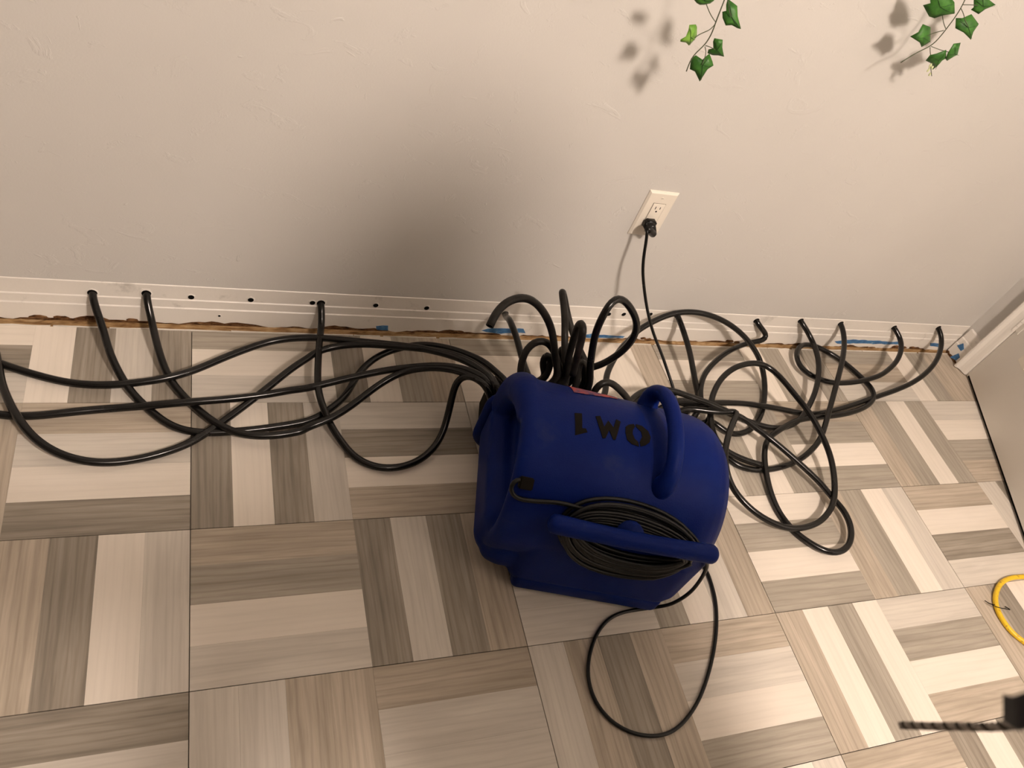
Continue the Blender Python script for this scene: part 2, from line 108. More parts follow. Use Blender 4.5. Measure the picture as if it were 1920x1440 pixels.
def plank_mat(name, c_dark, c_mid, c_light, grain):
    M = mat(name, c_mid, 0.45, 0.25)
    t = N(M, 'ShaderNodeTexCoord'); oi = N(M, 'ShaderNodeObjectInfo')
    cb = N(M, 'ShaderNodeCombineXYZ'); mu = N(M, 'ShaderNodeMath', operation='MULTIPLY'); mu.inputs[1].default_value = 37.0
    L(M, oi.outputs['Random'], mu.inputs[0]); L(M, mu.outputs[0], cb.inputs[0]); L(M, mu.outputs[0], cb.inputs[1])
    ad = N(M, 'ShaderNodeVectorMath', operation='ADD'); L(M, t.outputs['Object'], ad.inputs[0]); L(M, cb.outputs[0], ad.inputs[1])
    mp = N(M, 'ShaderNodeMapping'); mp.inputs['Scale'].default_value = (0.7, 7.0, 1.0); L(M, ad.outputs[0], mp.inputs['Vector'])
    n0 = noise(M, mp.outputs[0], 5, 3, 0.5, 0.6)
    w = N(M, 'ShaderNodeTexWave', wave_type='BANDS', bands_direction='Y'); w.inputs['Scale'].default_value = 3.2
    w.inputs['Distortion'].default_value = 6.5; w.inputs['Detail'].default_value = 2.5; w.inputs['Detail Scale'].default_value = 1.1
    L(M, mp.outputs[0], w.inputs['Vector'])
    mp2 = N(M, 'ShaderNodeMapping'); mp2.inputs['Scale'].default_value = (12, 260, 1); L(M, ad.outputs[0], mp2.inputs['Vector'])
    nf = noise(M, mp2.outputs[0], 1.0, 3, 0.6)
    base = ramp(M, n0.outputs['Fac'], [(0.30, c_dark), (0.5, c_mid), (0.72, c_light)])
    mix = N(M, 'ShaderNodeMix', data_type='RGBA', blend_type='MULTIPLY'); mix.inputs['Factor'].default_value = grain
    L(M, base.outputs['Color'], mix.inputs['A'])
    wr = ramp(M, w.outputs['Fac'], [(0.0, (0.72, 0.71, 0.69)), (0.35, (1, 1, 1)), (1.0, (1.03, 1.03, 1.03))]); L(M, wr.outputs['Color'], mix.inputs['B'])
    mix2 = N(M, 'ShaderNodeMix', data_type='RGBA', blend_type='MULTIPLY'); mix2.inputs['Factor'].default_value = grain*0.9
    L(M, mix.outputs['Result'], mix2.inputs['A'])
    fr = ramp(M, nf.outputs['Fac'], [(0.30, (0.70, 0.69, 0.68)), (0.55, (1.0, 1.0, 1.0)), (0.8, (1.06, 1.06, 1.06))]); L(M, fr.outputs['Color'], mix2.inputs['B'])
    hs = N(M, 'ShaderNodeHueSaturation'); mr = N(M, 'ShaderNodeMapRange'); mr.inputs['To Min'].default_value = 0.95; mr.inputs['To Max'].default_value = 1.04
    L(M, oi.outputs['Random'], mr.inputs['Value']); L(M, mr.outputs[0], hs.inputs['Value']); L(M, mix2.outputs['Result'], hs.inputs['Color'])
    L(M, hs.outputs['Color'], bsdf(M).inputs['Base Color'])
    b = bump(M, nf.outputs['Fac'], 0.12, 0.0006); L(M, b.outputs['Normal'], bsdf(M).inputs['Normal'])
    return M

MW = wall_paint('white_wall_paint', (0.605, 0.585, 0.550))
MTAUPE = wall_paint('low_bounce_wall_paint', (0.15, 0.128, 0.11))  # dark colour given to the unseen walls to cut bounced fill light
MTRIM = mat('trim_gloss_paint', (0.78, 0.74, 0.68), 0.35, 0.5)
v = objcoord(MTRIM); n = noise(MTRIM, v, 60, 4); b_ = bump(MTRIM, n.outputs['Fac'], 0.25, 0.0015)
n2 = noise(MTRIM, v, 14, 5, 0.65); r_ = ramp(MTRIM, n2.outputs['Fac'], [(0.28, (0.55, 0.52, 0.47)), (0.40, (0.78, 0.74, 0.68))])
L(MTRIM, r_.outputs['Color'], bsdf(MTRIM).inputs['Base Color']); L(MTRIM, b_.outputs['Normal'], bsdf(MTRIM).inputs['Normal'])
MDOOR = mat('door_paint', (0.84, 0.81, 0.76), 0.40, 0.5)
v = objcoord(MDOOR); n = noise(MDOOR, v, 90, 3); b_ = bump(MDOOR, n.outputs['Fac'], 0.12, 0.001); L(MDOOR, b_.outputs['Normal'], bsdf(MDOOR).inputs['Normal'])
MCEIL = wall_paint('ceiling_paint', (0.46, 0.44, 0.415))
PLANK = {
 'W': plank_mat('plank_white', (0.735, 0.67, 0.58), (0.77, 0.70, 0.61), (0.80, 0.73, 0.64), 0.10),
 'L': plank_mat('plank_light_grey', (0.56, 0.515, 0.45), (0.62, 0.57, 0.50), (0.67, 0.62, 0.54), 0.22),
 'M': plank_mat('plank_tan', (0.38, 0.325, 0.255), (0.46, 0.395, 0.315), (0.54, 0.47, 0.38), 0.45),
 'G': plank_mat('plank_mid_grey', (0.32, 0.285, 0.235), (0.385, 0.345, 0.285), (0.44, 0.395, 0.33), 0.45),
 'D': plank_mat('plank_dark_grey', (0.235, 0.205, 0.165), (0.305, 0.268, 0.218), (0.375, 0.33, 0.272), 0.55)}
MGROUT = mat('tile_edge', (0.17, 0.145, 0.115), 0.8)
MHOSE = mat('black_vinyl', (0.006, 0.0055, 0.005), 0.22, 0.38)
v = objcoord(MHOSE); n = noise(MHOSE, v, 30, 4); r_ = ramp(MHOSE, n.outputs['Fac'], [(0.35, (0.17, 0.17, 0.17)), (0.75, (0.30, 0.30, 0.30))]); L(MHOSE, r_.outputs['Color'], bsdf(MHOSE).inputs['Roughness'])
MHOSE_DUSTY = mat('black_vinyl_dusty', (0.02, 0.018, 0.015), 0.42, 0.25)
v = objcoord(MHOSE_DUSTY); n = noise(MHOSE_DUSTY, v, 25, 5); r_ = ramp(MHOSE_DUSTY, n.outputs['Fac'], [(0.35, (0.008, 0.007, 0.006)), (0.7, (0.030, 0.027, 0.023))]); L(MHOSE_DUSTY, r_.outputs['Color'], bsdf(MHOSE_DUSTY).inputs['Base Color'])
MHOLE = mat('black_void', (0.004, 0.004, 0.004), 0.9, 0.1)
MCORD = mat('black_rubber_cord', (0.005, 0.005, 0.0045), 0.33, 0.28)
MBLUE = mat('blue_moulded_plastic', (0.002, 0.010, 0.10), 0.50, 0.10)
v = objcoord(MBLUE); n1 = noise(MBLUE, v, 9, 5, 0.65); r_ = ramp(MBLUE, n1.outputs['Fac'], [(0.42, (0.0008, 0.0095, 0.105)), (0.60, (0.0014, 0.012, 0.115)), (0.74, (0.013, 0.023, 0.108))])
L(MBLUE, r_.outputs['Color'], bsdf(MBLUE).inputs['Base Color'])
n2 = noise(MBLUE, v, 420, 2); b_ = bump(MBLUE, n2.outputs['Fac'], 0.35, 0.0012); L(MBLUE, b_.outputs['Normal'], bsdf(MBLUE).inputs['Normal'])
MPAINT = mat('black_stencil_paint', (0.010, 0.008, 0.006), 0.8, 0.08)
MRED = mat('red_sticker', (0.45, 0.06, 0.05), 0.6)
v = objcoord(MRED, (1, 2, 2)); n = noise(MRED, v, 60, 5); r_ = ramp(MRED, n.outputs['Fac'], [(0.45, (0.42, 0.055, 0.045)), (0.54, (0.06, 0.03, 0.10))]); L(MRED, r_.outputs['Color'], bsdf(MRED).inputs['Base Color'])
MBROWN = mat('torn_brown_board', (0.20, 0.10, 0.04), 0.95, 0.1)
v = objcoord(MBROWN, (1, 1, 3)); n = noise(MBROWN, v, 45, 6, 0.7); r_ = ramp(MBROWN, n.outputs['Fac'], [(0.34, (0.015, 0.007, 0.004)), (0.48, (0.11, 0.050, 0.020)), (0.62, (0.22, 0.12, 0.055)), (0.78, (0.40, 0.27, 0.15))])
L(MBROWN, r_.outputs['Color'], bsdf(MBROWN).inputs['Base Color']); b_ = bump(MBROWN, n.outputs['Fac'], 0.8, 0.004); L(MBROWN, b_.outputs['Normal'], bsdf(MBROWN).inputs['Normal'])
MTAN = mat('pale_wood_ledge', (0.42, 0.29, 0.16), 0.9, 0.1)
v = objcoord(MTAN, (1, 6, 6)); n = noise(MTAN, v, 20, 5); r_ = ramp(MTAN, n.outputs['Fac'], [(0.3, (0.13, 0.065, 0.025)), (0.5, (0.30, 0.185, 0.085)), (0.7, (0.45, 0.32, 0.18))]); L(MTAN, r_.outputs['Color'], bsdf(MTAN).inputs['Base Color'])
MTAPE = mat('blue_paint_remnant', (0.045, 0.16, 0.33), 0.6)
v = objcoord(MTAPE); n = noise(MTAPE, v, 90, 4); r_ = ramp(MTAPE, n.outputs['Fac'], [(0.35, (0.03, 0.11, 0.26)), (0.62, (0.06, 0.20, 0.40)), (0.75, (0.35, 0.42, 0.46))]); L(MTAPE, r_.outputs['Color'], bsdf(MTAPE).inputs['Base Color'])
MPLATE = mat('ivory_outlet_plastic', (0.80, 0.74, 0.64), 0.30, 0.5)
MYEL = mat('yellow_cord_jacket', (0.78, 0.50, 0.02), 0.40, 0.5)
v = objcoord(MYEL); n = noise(MYEL, v, 120, 4); r_ = ramp(MYEL, n.outputs['Fac'], [(0.30, (0.40, 0.22, 0.03)), (0.42, (0.80, 0.52, 0.02))]); L(MYEL, r_.outputs['Color'], bsdf(MYEL).inputs['Base Color'])
def leaf_mat(name, a, b):
    M = mat(name, a, 0.5, 0.35); v = objcoord(M); n = noise(M, v, 70, 4); r = ramp(M, n.outputs['Fac'], [(0.3, a), (0.7, b)])
    L(M, r.outputs['Color'], bsdf(M).inputs['Base Color']); bsdf(M).inputs['Subsurface Weight'].default_value = 0.0; return M
MLEAF = leaf_mat('ivy_leaf_green', (0.018, 0.085, 0.010), (0.055, 0.19, 0.024))
MLEAF2 = leaf_mat('ivy_leaf_light', (0.10, 0.25, 0.025), (0.20, 0.40, 0.055))
MSTEM = mat('ivy_stem', (0.06, 0.075, 0.035), 0.6)
MVEIN = mat('ivy_vein', (0.012, 0.05, 0.008), 0.6)
MPALE = mat('pale_bud', (0.55, 0.60, 0.32), 0.6)
MSKIN = mat('skin', (0.50, 0.30, 0.21), 0.5); MCLOTH = mat('black_fleece', (0.013, 0.013, 0.014), 0.9, 0.2); MJEAN = mat('dark_denim', (0.03, 0.04, 0.06), 0.9, 0.2)
MHAIR = mat('dark_hair', (0.02, 0.014, 0.01), 0.5); MSTRING = mat('grey_twisted_cord', (0.060, 0.054, 0.047), 0.85, 0.2)
v = objcoord(MSTRING); n = noise(MSTRING, v, 900, 3); r_ = ramp(MSTRING, n.outputs['Fac'], [(0.35, (0.16, 0.145, 0.125)), (0.7, (0.42, 0.38, 0.34))]); L(MSTRING, r_.outputs['Color'], bsdf(MSTRING).inputs['Base Color'])
MSTRAND = mat('dark_cord_strand', (0.045, 0.040, 0.034), 0.9, 0.2)
for _m, _s in ((MSTRAND, 900), (MCLOTH, 700), (MJEAN, 900), (MSKIN, 250), (MHAIR, 400)):
    v = objcoord(_m); n = noise(_m, v, _s, 3); b_ = bump(_m, n.outputs['Fac'], 0.3, 0.001); L(_m, b_.outputs['Normal'], bsdf(_m).inputs['Normal'])
MPHONE = mat('black_phone', (0.01, 0.01, 0.012), 0.2); MMETAL = mat('brushed_steel', (0.5, 0.48, 0.45), 0.35, 0.5, Metallic=1.0)
MGLOW = bpy.data.materials.new('lamp_glow'); MGLOW.use_nodes = True; nt = MGLOW.node_tree; nt.nodes.clear()
_o = nt.nodes.new('ShaderNodeOutputMaterial'); _e = nt.nodes.new('ShaderNodeEmission'); _e.inputs[0].default_value = (*LAMP_COLOR, 1); _e.inputs[1].default_value = LAMP_STRENGTH; nt.links.new(_e.outputs[0], _o.inputs[0])

# ------------------------------------------------------------------ object helpers
def tag(o, label=None, cat=None, group=None, kind=None):
    if label: o['label'] = label
    if cat: o['category'] = cat
    if group: o['group'] = group
    if kind: o['kind'] = kind
    return o
def empty(name, loc=(0, 0, 0), rz=0):
    o = bpy.data.objects.new(name, None); COL.objects.link(o); o.location = loc; o.rotation_euler = (0, 0, rz); o.empty_display_size = 0.05; return o
def link(name, me, material=None, parent=None, smooth=False):
    o = bpy.data.objects.new(name, me); COL.objects.link(o)
    if material is not None and len(me.materials) == 0: me.materials.append(material)
    if parent is not None: o.parent = parent
    if smooth:
        for p in me.polygons: p.use_smooth = True
    return o
def obj(name, bm, material, parent=None, smooth=False):
    bmesh.ops.recalc_face_normals(bm, faces=bm.faces[:])
    me = bpy.data.meshes.new(name); bm.to_mesh(me); bm.free(); return link(name, me, material, parent, smooth)
def add_box(bm, x0, x1, y0, y1, z0, z1):
    vs = [bm.verts.new((x, y, z)) for z in (z0, z1) for y in (y0, y1) for x in (x0, x1)]
    for f in ((0, 1, 3, 2), (4, 6, 7, 5), (0, 4, 5, 1), (2, 3, 7, 6), (0, 2, 6, 4), (1, 5, 7, 3)): bm.faces.new([vs[i] for i in f])
    return vs
def box(name, x0, x1, y0, y1, z0, z1, material, parent=None, bevel=0.0):
    bm = bmesh.new(); add_box(bm, x0, x1, y0, y1, z0, z1)
    if bevel: bmesh.ops.bevel(bm, geom=bm.edges[:], offset=bevel, segments=3, affect='EDGES', profile=0.5)
    return obj(name, bm, material, parent, bevel > 0)
def smooth_path(pts, step=0.008, it=2):
    P = [Vector(p) for p in pts]; out = []
    ext = [P[0]*2-P[1]] + P + [P[-1]*2-P[-2]]
    for i in range(1, len(ext)-2):
        p0, p1, p2, p3 = ext[i-1], ext[i], ext[i+1], ext[i+2]
        d = (p2-p1).length
        if d < 1e-6: continue
        n = max(2, int(d/step))
        t1 = (p2-p0)*0.5; t2 = (p3-p1)*0.5
        for t in (t1, t2):
            if t.length > d*1.2: t *= d*1.2/t.length
        for k in range(n):
            s = k/n; h1 = 2*s**3-3*s**2+1; h2 = s**3-2*s**2+s; h3 = -2*s**3+3*s**2; h4 = s**3-s**2
            out.append(p1*h1+t1*h2+p2*h3+t2*h4)
    out.append(P[-1])
    for rnd in range(2):
        L_ = [0.0]
        for a, b in zip(out, out[1:]): L_.append(L_[-1]+(b-a).length)
        n = max(4, int(L_[-1]/step)); res = []; j = 0
        for k in range(n+1):
            d = L_[-1]*k/n
            while j < len(L_)-2 and L_[j+1] < d: j += 1
            w = (d-L_[j])/max(1e-9, L_[j+1]-L_[j]); res.append(out[j].lerp(out[j+1], min(1, max(0, w))))
        out = res
        for _ in range(it):
            out = [out[0]]+[(out[i-1]+out[i]*2+out[i+1])*0.25 for i in range(1, len(out)-1)]+[out[-1]]
    for _ in range(0):
        q = [out[0]]+[(out[i-1]+out[i]*2+out[i+1])*0.25 for i in range(1, len(out)-1)]+[out[-1]]
        out = q
    return out
def frames(path):
    T = [(path[min(i+1, len(path)-1)]-path[max(i-1, 0)]).normalized() for i in range(len(path))]
    n = T[0].orthogonal().normalized(); res = []
    for t in T:
        n = (n-t*n.dot(t));
        n = n.normalized() if n.length > 1e-6 else t.orthogonal().normalized()
        res.append((t, n, t.cross(n)))
    return res
def add_tube(bm, path, r, seg=10, cap=True, hollow=(False, False), mi=0, mhole=1):
    fr = frames(path); rad = r if callable(r) else (lambda s: r); rings = []
    for i, (p, (t, n, b)) in enumerate(zip(path, fr)):
        R = rad(i/max(1, len(path)-1))
        rings.append([bm.verts.new(p+(n*math.cos(a)+b*math.sin(a))*R) for a in [2*math.pi*k/seg for k in range(seg)]])
    for A, B in zip(rings, rings[1:]):
        for k in range(seg):
            f = bm.faces.new((A[k], A[(k+1) % seg], B[(k+1) % seg], B[k])); f.smooth = True; f.material_index = mi
    for e, idx in ((0, 0), (1, len(path)-1)):
        ring = rings[idx]; t, n, b = fr[idx]; p = path[idx]; R = rad(e)
        if hollow[e]:
            s = 1 if e == 0 else -1
            i1 = [bm.verts.new(p+(v.co-p)*0.72) for v in ring]; i2 = [bm.verts.new(v.co+t*s*R*2.5) for v in i1]
            for k in range(seg):
                f = bm.faces.new((ring[k], ring[(k+1) % seg], i1[(k+1) % seg], i1[k])); f.material_index = mi
                f = bm.faces.new((i1[k], i1[(k+1) % seg], i2[(k+1) % seg], i2[k])); f.material_index = mhole
            f = bm.faces.new(i2); f.material_index = mhole
        elif cap: bm.faces.new(ring if e == 0 else ring[::-1]).material_index = mi
def tube(name, pts, r, material, parent=None, seg=10, hollow=(False, False), step=0.008, it=2, raw=False):
    bm = bmesh.new(); add_tube(bm, [Vector(p) for p in pts] if raw else smooth_path(pts, step, it), r, seg, True, hollow)
    o = obj(name, bm, material, parent); o.data.materials.append(MHOLE); return o
def lathe(bm, prof, seg=32, axis='Z', c=(0, 0, 0)):
    c = Vector(c); rings = []
    for (h, r) in prof:
        ring = []
        for k in range(seg):
            a = 2*math.pi*k/seg; u, w = r*math.cos(a), r*math.sin(a)
            ring.append(bm.verts.new(c+(Vector((h, u, w)) if axis == 'X' else Vector((u, w, h)) if axis == 'Z' else Vector((u, h, w)))))
        rings.append(ring)
    for A, B in zip(rings, rings[1:]):
        for k in range(seg): bm.faces.new((A[k], A[(k+1) % seg], B[(k+1) % seg], B[k]))
    bm.faces.new(rings[0][::-1]); bm.faces.new(rings[-1])
def fuse(name, bm, voxel, material, parent, smooth_it=6):
    """closed overlapping shells -> one continuous moulded surface"""
    bmesh.ops.recalc_face_normals(bm, faces=bm.faces[:])
    me = bpy.data.meshes.new(name+'_raw'); bm.to_mesh(me); bm.free()
    o = bpy.data.objects.new(name+'_raw', me); COL.objects.link(o)
    md = o.modifiers.new('r', 'REMESH'); md.mode = 'VOXEL'; md.voxel_size = voxel; md.use_smooth_shade = True
    ms = o.modifiers.new('s', 'SMOOTH'); ms.factor = 0.5; ms.iterations = smooth_it
    dg = bpy.context.evaluated_depsgraph_get(); me2 = bpy.data.meshes.new_from_object(o.evaluated_get(dg)); me2.name = name
    bpy.data.objects.remove(o); bpy.data.meshes.remove(me)
    me2.materials.clear()
    return link(name, me2, material, parent, True)
def skin(name, nodes, edges, material, parent=None, root=0, sub=2):
    me = bpy.data.meshes.new(name+'_raw'); me.from_pydata([n[0] for n in nodes], edges, []); o = bpy.data.objects.new(name+'_raw', me); COL.objects.link(o)
    md = o.modifiers.new('k', 'SKIN'); md.use_smooth_shade = True; md.branch_smoothing = 0.4
    sv = me.skin_vertices[0].data
    for i, nd in enumerate(nodes):
        r = nd[1]; sv[i].radius = r if isinstance(r, tuple) else (r, r); sv[i].use_root = (i == root)
    s = o.modifiers.new('u', 'SUBSURF'); s.levels = sub; s.render_levels = sub
    dg = bpy.context.evaluated_depsgraph_get(); me2 = bpy.data.meshes.new_from_object(o.evaluated_get(dg)); me2.name = name
    bpy.data.objects.remove(o); bpy.data.meshes.remove(me); me2.materials.clear()
    return link(name, me2, material, parent, True)

# ------------------------------------------------------------------ room shell
WALL_Y = 0.228; XR = 2.43; XL = -3.4; YB = -5.8; ZC = 2.76
TW, TD = 0.6096, 0.3025; TILE_EDGE = 0.206
def struct(o): o['kind'] = 'structure'; return o
wall_back = struct(box('wall_back', XL-0.1, XR+0.25, WALL_Y, WALL_Y+0.1, -0.05, ZC, MW))
wall_left = struct(box('wall_left', XL-0.1, XL, YB, WALL_Y, -0.05, ZC, MTAUPE))
wall_front = struct(box('wall_front', XL-0.1, XR+0.25, YB-0.1, YB, -0.05, ZC, MTAUPE))
ceiling = struct(box('ceiling', XL-0.1, XR+0.25, YB-0.1, WALL_Y+0.1, ZC, ZC+0.1, MCEIL))
# right wall with the doorway
DY1, DY0 = 0.118, -0.70
bm = bmesh.new()
add_box(bm, XR, XR+0.12, DY1, WALL_Y, -0.05, ZC); add_box(bm, XR, XR+0.12, YB, DY0, -0.05, ZC); add_box(bm, XR, XR+0.12, DY0, DY1, 2.06, ZC); add_box(bm, XR+0.12, XR+0.25, YB, WALL_Y, -0.05, ZC)
wall_right = struct(obj('wall_right', bm, MW))

# ------------------------------------------------------------------ floor: 12x24 tiles, each two blocks of four strips
floor = struct(box('floor', XL-0.1, XR+0.12, YB, WALL_Y, -0.06, -0.0075, MGROUT))
TILES = {  # (col,row): (H strips from wall outwards, V strips from left to right)
 (-1, 0): ('MWDL', 'WDLD'), (0, 0): ('GGWL', 'DWGM'), (1, 0): ('GGWW', 'LWWM'), (2, 0): ('GGWG', 'WGWG'), (3, 0): ('GGML', 'WGMM'),
 (-1, 1): ('MLWD', 'DWLM'), (0, 1): ('LDWM', 'DWDL'), (1, 1): ('WDWM', 'LDWM'), (2, 1): ('MGWG', 'LGWG'), (3, 1): ('LWGM', 'MGWG'),
 (-1, 2): ('DWML', 'MDWL'), (0, 2): ('MGWL', 'DLDM'), (1, 2): ('WDLL', 'GWLM'), (2, 2): ('WGWG', 'MGWL'), (3, 2): ('MWDL', 'LDWM'),
 (-1, 3): ('DLWM', 'MDWL'), (0, 3): ('MLLD', 'LLMM'), (1, 3): ('MLWG', 'LMDM'), (2, 3): ('LGWM', 'MWGW'), (3, 3): ('WMDL', 'MDWL'),
 (-1, 4): ('MDWL', 'WDLD'), (0, 4): ('LDWM', 'DWDM'), (1, 4): ('DWML', 'MDWL'), (2, 4): ('MWDL', 'DWDM'), (3, 4): ('MDLW', 'WLDM')}
_strip = {}
def strip_mesh(l, w):
    k = (round(l, 4), round(w, 4))
    if k not in _strip:
        bm = bmesh.new(); add_box(bm, -l/2, l/2, -w/2, w/2, 0, 0.0030)
        bmesh.ops.recalc_face_normals(bm, faces=bm.faces[:])
        me = bpy.data.meshes.new('plank'); bm.to_mesh(me); bm.free(); me.materials.append(MGROUT); _strip[k] = me
    return _strip[k]
G = 0.0007
def plank(parent, ox, oy, x0, x1, y0, y1, horiz, m_):
    if y1 > TILE_EDGE: y1 = TILE_EDGE
    if y1-y0 < 0.004: return
    lx, ly = x1-x0-0.0002, y1-y0-0.0002
    me = strip_mesh(lx, ly) if horiz else strip_mesh(ly, lx)
    o = bpy.data.objects.new('plank', me); COL.objects.link(o); o.parent = parent
    o.location = ((x0+x1)/2-ox, (y0+y1)/2-oy, 0.0045); o.rotation_euler = (0, 0, 0 if horiz else math.pi/2)
    o.material_slots[0].link = 'OBJECT'; o.material_slots[0].material = m_
def tile_rects(c, r, hs, vs_):
    x0 = c*TW+G; x1 = (c+1)*TW-G; y1 = (1-r)*TD-G; y0 = -r*TD+G; xm = (x0+x1)/2
    hx, vx = ((x0, xm), (xm, x1)) if r % 2 == 0 else ((xm, x1), (x0, xm))
    for i in range(4):
        h = (y1-y0)/4; yield (*hx, y1-(i+1)*h, y1-i*h, True, hs[i])
        w = (vx[1]-vx[0])/4; yield (vx[0]+i*w, vx[0]+(i+1)*w, y0, y1, False, vs_[i])
for (c, r), (hs, vs_) in TILES.items():
    x0 = c*TW+G; x1 = (c+1)*TW-G; y1 = min((1-r)*TD-G, TILE_EDGE); y0 = -r*TD+G
    t = box('tile', 0, x1-x0, 0, y1-y0, 0, 0.0046, MGROUT, floor); t.location = (x0, y0, -0.0075)
    for (a, b, c_, d_, hz, m_) in tile_rects(c, r, hs, vs_): plank(t, x0, y0, a, b, c_, d_, hz, PLANK[m_])
# tiles outside the picture: one joined surface
far = bmesh.new(); order = 'WLMD'
for c in range(-6, 5):
    for r in range(0, 20):
        if (c, r) in TILES: continue
        hs = random.sample(order, 4); vs_ = random.sample(order, 4)
        for (a, b, c_, d_, hz, m_) in tile_rects(c, r, hs, vs_):
            d_ = min(d_, TILE_EDGE); a = max(a, XL); b = min(b, XR+0.1); c_ = max(c_, YB)
            if d_-c_ < 0.003 or b-a < 0.003: continue
            n0 = len(far.faces); add_box(far, a, b, c_, d_, -0.0028, 0.0); far.faces.ensure_lookup_table()
            for f in far.faces[n0:]: f.material_index = order.index(m_)
fo = obj('tile_field', far, PLANK['W'], floor); fo['kind'] = 'stuff'
for k in 'LMD': fo.data.materials.append(PLANK[k])

# ------------------------------------------------------------------ baseboard with ragged bottom
def ragged(bm, x0, x1, n, y, zf, thick):
    """vertical sheet of given thickness whose top follows zf(x), bottom at floor"""
    prev = None
    for i in range(n+1):
        x = x0+(x1-x0)*i/n; a, b = zf(x)
        cur = [bm.verts.new((x, y-thick, a)), bm.verts.new((x, y-thick, b)), bm.verts.new((x, y, b)), bm.verts.new((x, y, a))]
        if prev:
            for k in range(4): bm.faces.new((prev[k], prev[(k+1) % 4], cur[(k+1) % 4], cur[k]))
        else: bm.faces.new(cur)
        prev = cur
    bm.faces.new(prev[::-1])
prof = [(0.2280, 0.1188), (0.2262, 0.1172), (0.2258, 0.0795), (0.2236, 0.0772), (0.2233, 0.0560), (0.2210, 0.0537), (0.2206, 0.0), (0.2280, 0.0)]
rb = random.Random(3)
bm = bmesh.new(); NX = 420; prev = None; lows = []
for i in range(NX+1):
    x = XL+(XR-0.002-XL)*i/NX
    base_ = 0.013 if x < 0.1 else (0.011 if x < 0.75 else 0.006)
    low = base_+0.004*math.sin(x*23)+0.003*math.sin(x*61+1)+rb.uniform(-0.003, 0.003); low = max(0.002, low); lows.append((x, low))
    ring = [bm.verts.new((x, y, z if z > 0 else low)) for (y, z) in prof]
    if prev:
        for k in range(len(prof)):
            f = bm.faces.new((prev[k], prev[(k+1) % len(prof)], ring[(k+1) % len(prof)], ring[k]))
    else: bm.faces.new(ring)
    prev = ring
bm.faces.new(prev[::-1])
baseboard = struct(obj('baseboard_back', bm, MTRIM))
# exposed brown board behind and below the broken edge
bm = bmesh.new(); ragged(bm, XL, XR-0.002, 380, 0.2275, lambda x: (-0.0072, 0.020), 0.0062)
obj('torn_drywall', bm, MBROWN, baseboard)
# rough ledge in the gap between tiles and wall
bm = bmesh.new(); prev = None
for i in range(381):
    x = XL+(XR-0.002-XL)*i/380
    ys = [TILE_EDGE+0.0008, 0.2095, 0.2140, 0.2185, 0.2212]; zs = [-0.0074, -0.0035+rb.uniform(-.0015, .0015), 0.0002+rb.uniform(-.0025, .0028), 0.0025+rb.uniform(-.003, .005), 0.004]
    ring = [bm.verts.new((x, y+rb.uniform(-.0006, .0006), z)) for y, z in zip(ys, zs)]+[bm.verts.new((x, 0.2212, -0.0074))]
    if prev:
        for k in range(6): bm.faces.new((prev[k], prev[(k+1) % 6], ring[(k+1) % 6], ring[k]))
    else: bm.faces.new(ring)
    prev = ring
bm.faces.new(prev[::-1]); obj('wood_ledge', bm, MTAN, baseboard)
# broken brown chips
for (x, z, s) in [(-0.30, .012, .016), (-0.26, .014, .013), (-0.12, .013, .012), (0.02, .011, .008), (1.19, .012, .009), (1.21, .008, .011), (1.49, .012, .014), (1.52, .01, .010), (1.60, .006, .008), (1.76, .010, .013), (1.79, .008, .010), (2.17, .012, .016), (2.21, .010, .012), (2.25, .012, .013), (2.05, .006, .008), (0.64, .012, .008), (0.52, .004, .010), (-0.20, .012, .015)]:
    bm = bmesh.new(); pts = []
    for k in range(9):
        a = 2*math.pi*k/9; pts.append((math.cos(a)*s*rb.uniform(.8, 1.4), math.sin(a)*s*0.45*rb.uniform(.6, 1.2)))
    A = [bm.verts.new((x+u, 0.2192+rb.uniform(-.002, .0005), max(z+w_, -.004))) for u, w_ in pts]; B = [bm.verts.new((p.co.x, 0.2216, p.co.z)) for p in A]
    cc = bm.verts.new((x, 0.2170, z))
    for k in range(9): bm.faces.new((A[k], A[(k+1) % 9], cc)); bm.faces.new((A[k], B[k], B[(k+1) % 9], A[(k+1) % 9]))
    obj('broken_chip', bm, MBROWN, baseboard)
# thin white crumbs of caulk along the tile edge
bm = bmesh.new()
x = XL
while x < XR-0.06:
    l = rb.uniform(.05, .30); l = min(l, XR-0.004-x)
    a = [bm.verts.new((x+l*i/6, TILE_EDGE-0.0002+rb.uniform(-.0006, .0012), 0.0016+rb.uniform(-.0006, .0010))) for i in range(7)]
    b = [bm.verts.new((q.co.x, TILE_EDGE+0.0034+rb.uniform(-.001, .0012), 0.0006)) for q in a]
    c0 = [bm.verts.new((q.co.x, q.co.y, -0.006)) for q in a]
    for i in range(6): bm.faces.new((a[i], a[i+1], b[i+1], b[i])); bm.faces.new((c0[i], c0[i+1], a[i+1], a[i]))
    x += l+rb.uniform(.0, .012)
obj('caulk_bead', bm, MTRIM, baseboard)
# blue remnants stuck on the board
for poly in TAPE:
    bm = bmesh.new(); pts = []
    for i in range(len(poly)):
        (xa, za), (xb, zb) = poly[i], poly[(i+1) % len(poly)]
        k = max(1, int(abs(xb-xa)/0.012))
        for j in range(k):
            s = j/k; pts.append((xa+(xb-xa)*s, za+(zb-za)*s+rb.uniform(-.0016, .0016)))
    f = bm.faces.new([bm.verts.new((px, 0.2200, max(pz, .003))) for px, pz in pts]); ext = bmesh.ops.extrude_face_region(bm, geom=[f])
    for vv in ext['geom']:
        if isinstance(vv, bmesh.types.BMVert): vv.co.y += 0.0012
    obj('blue_remnant', bm, MTAPE, baseboard)
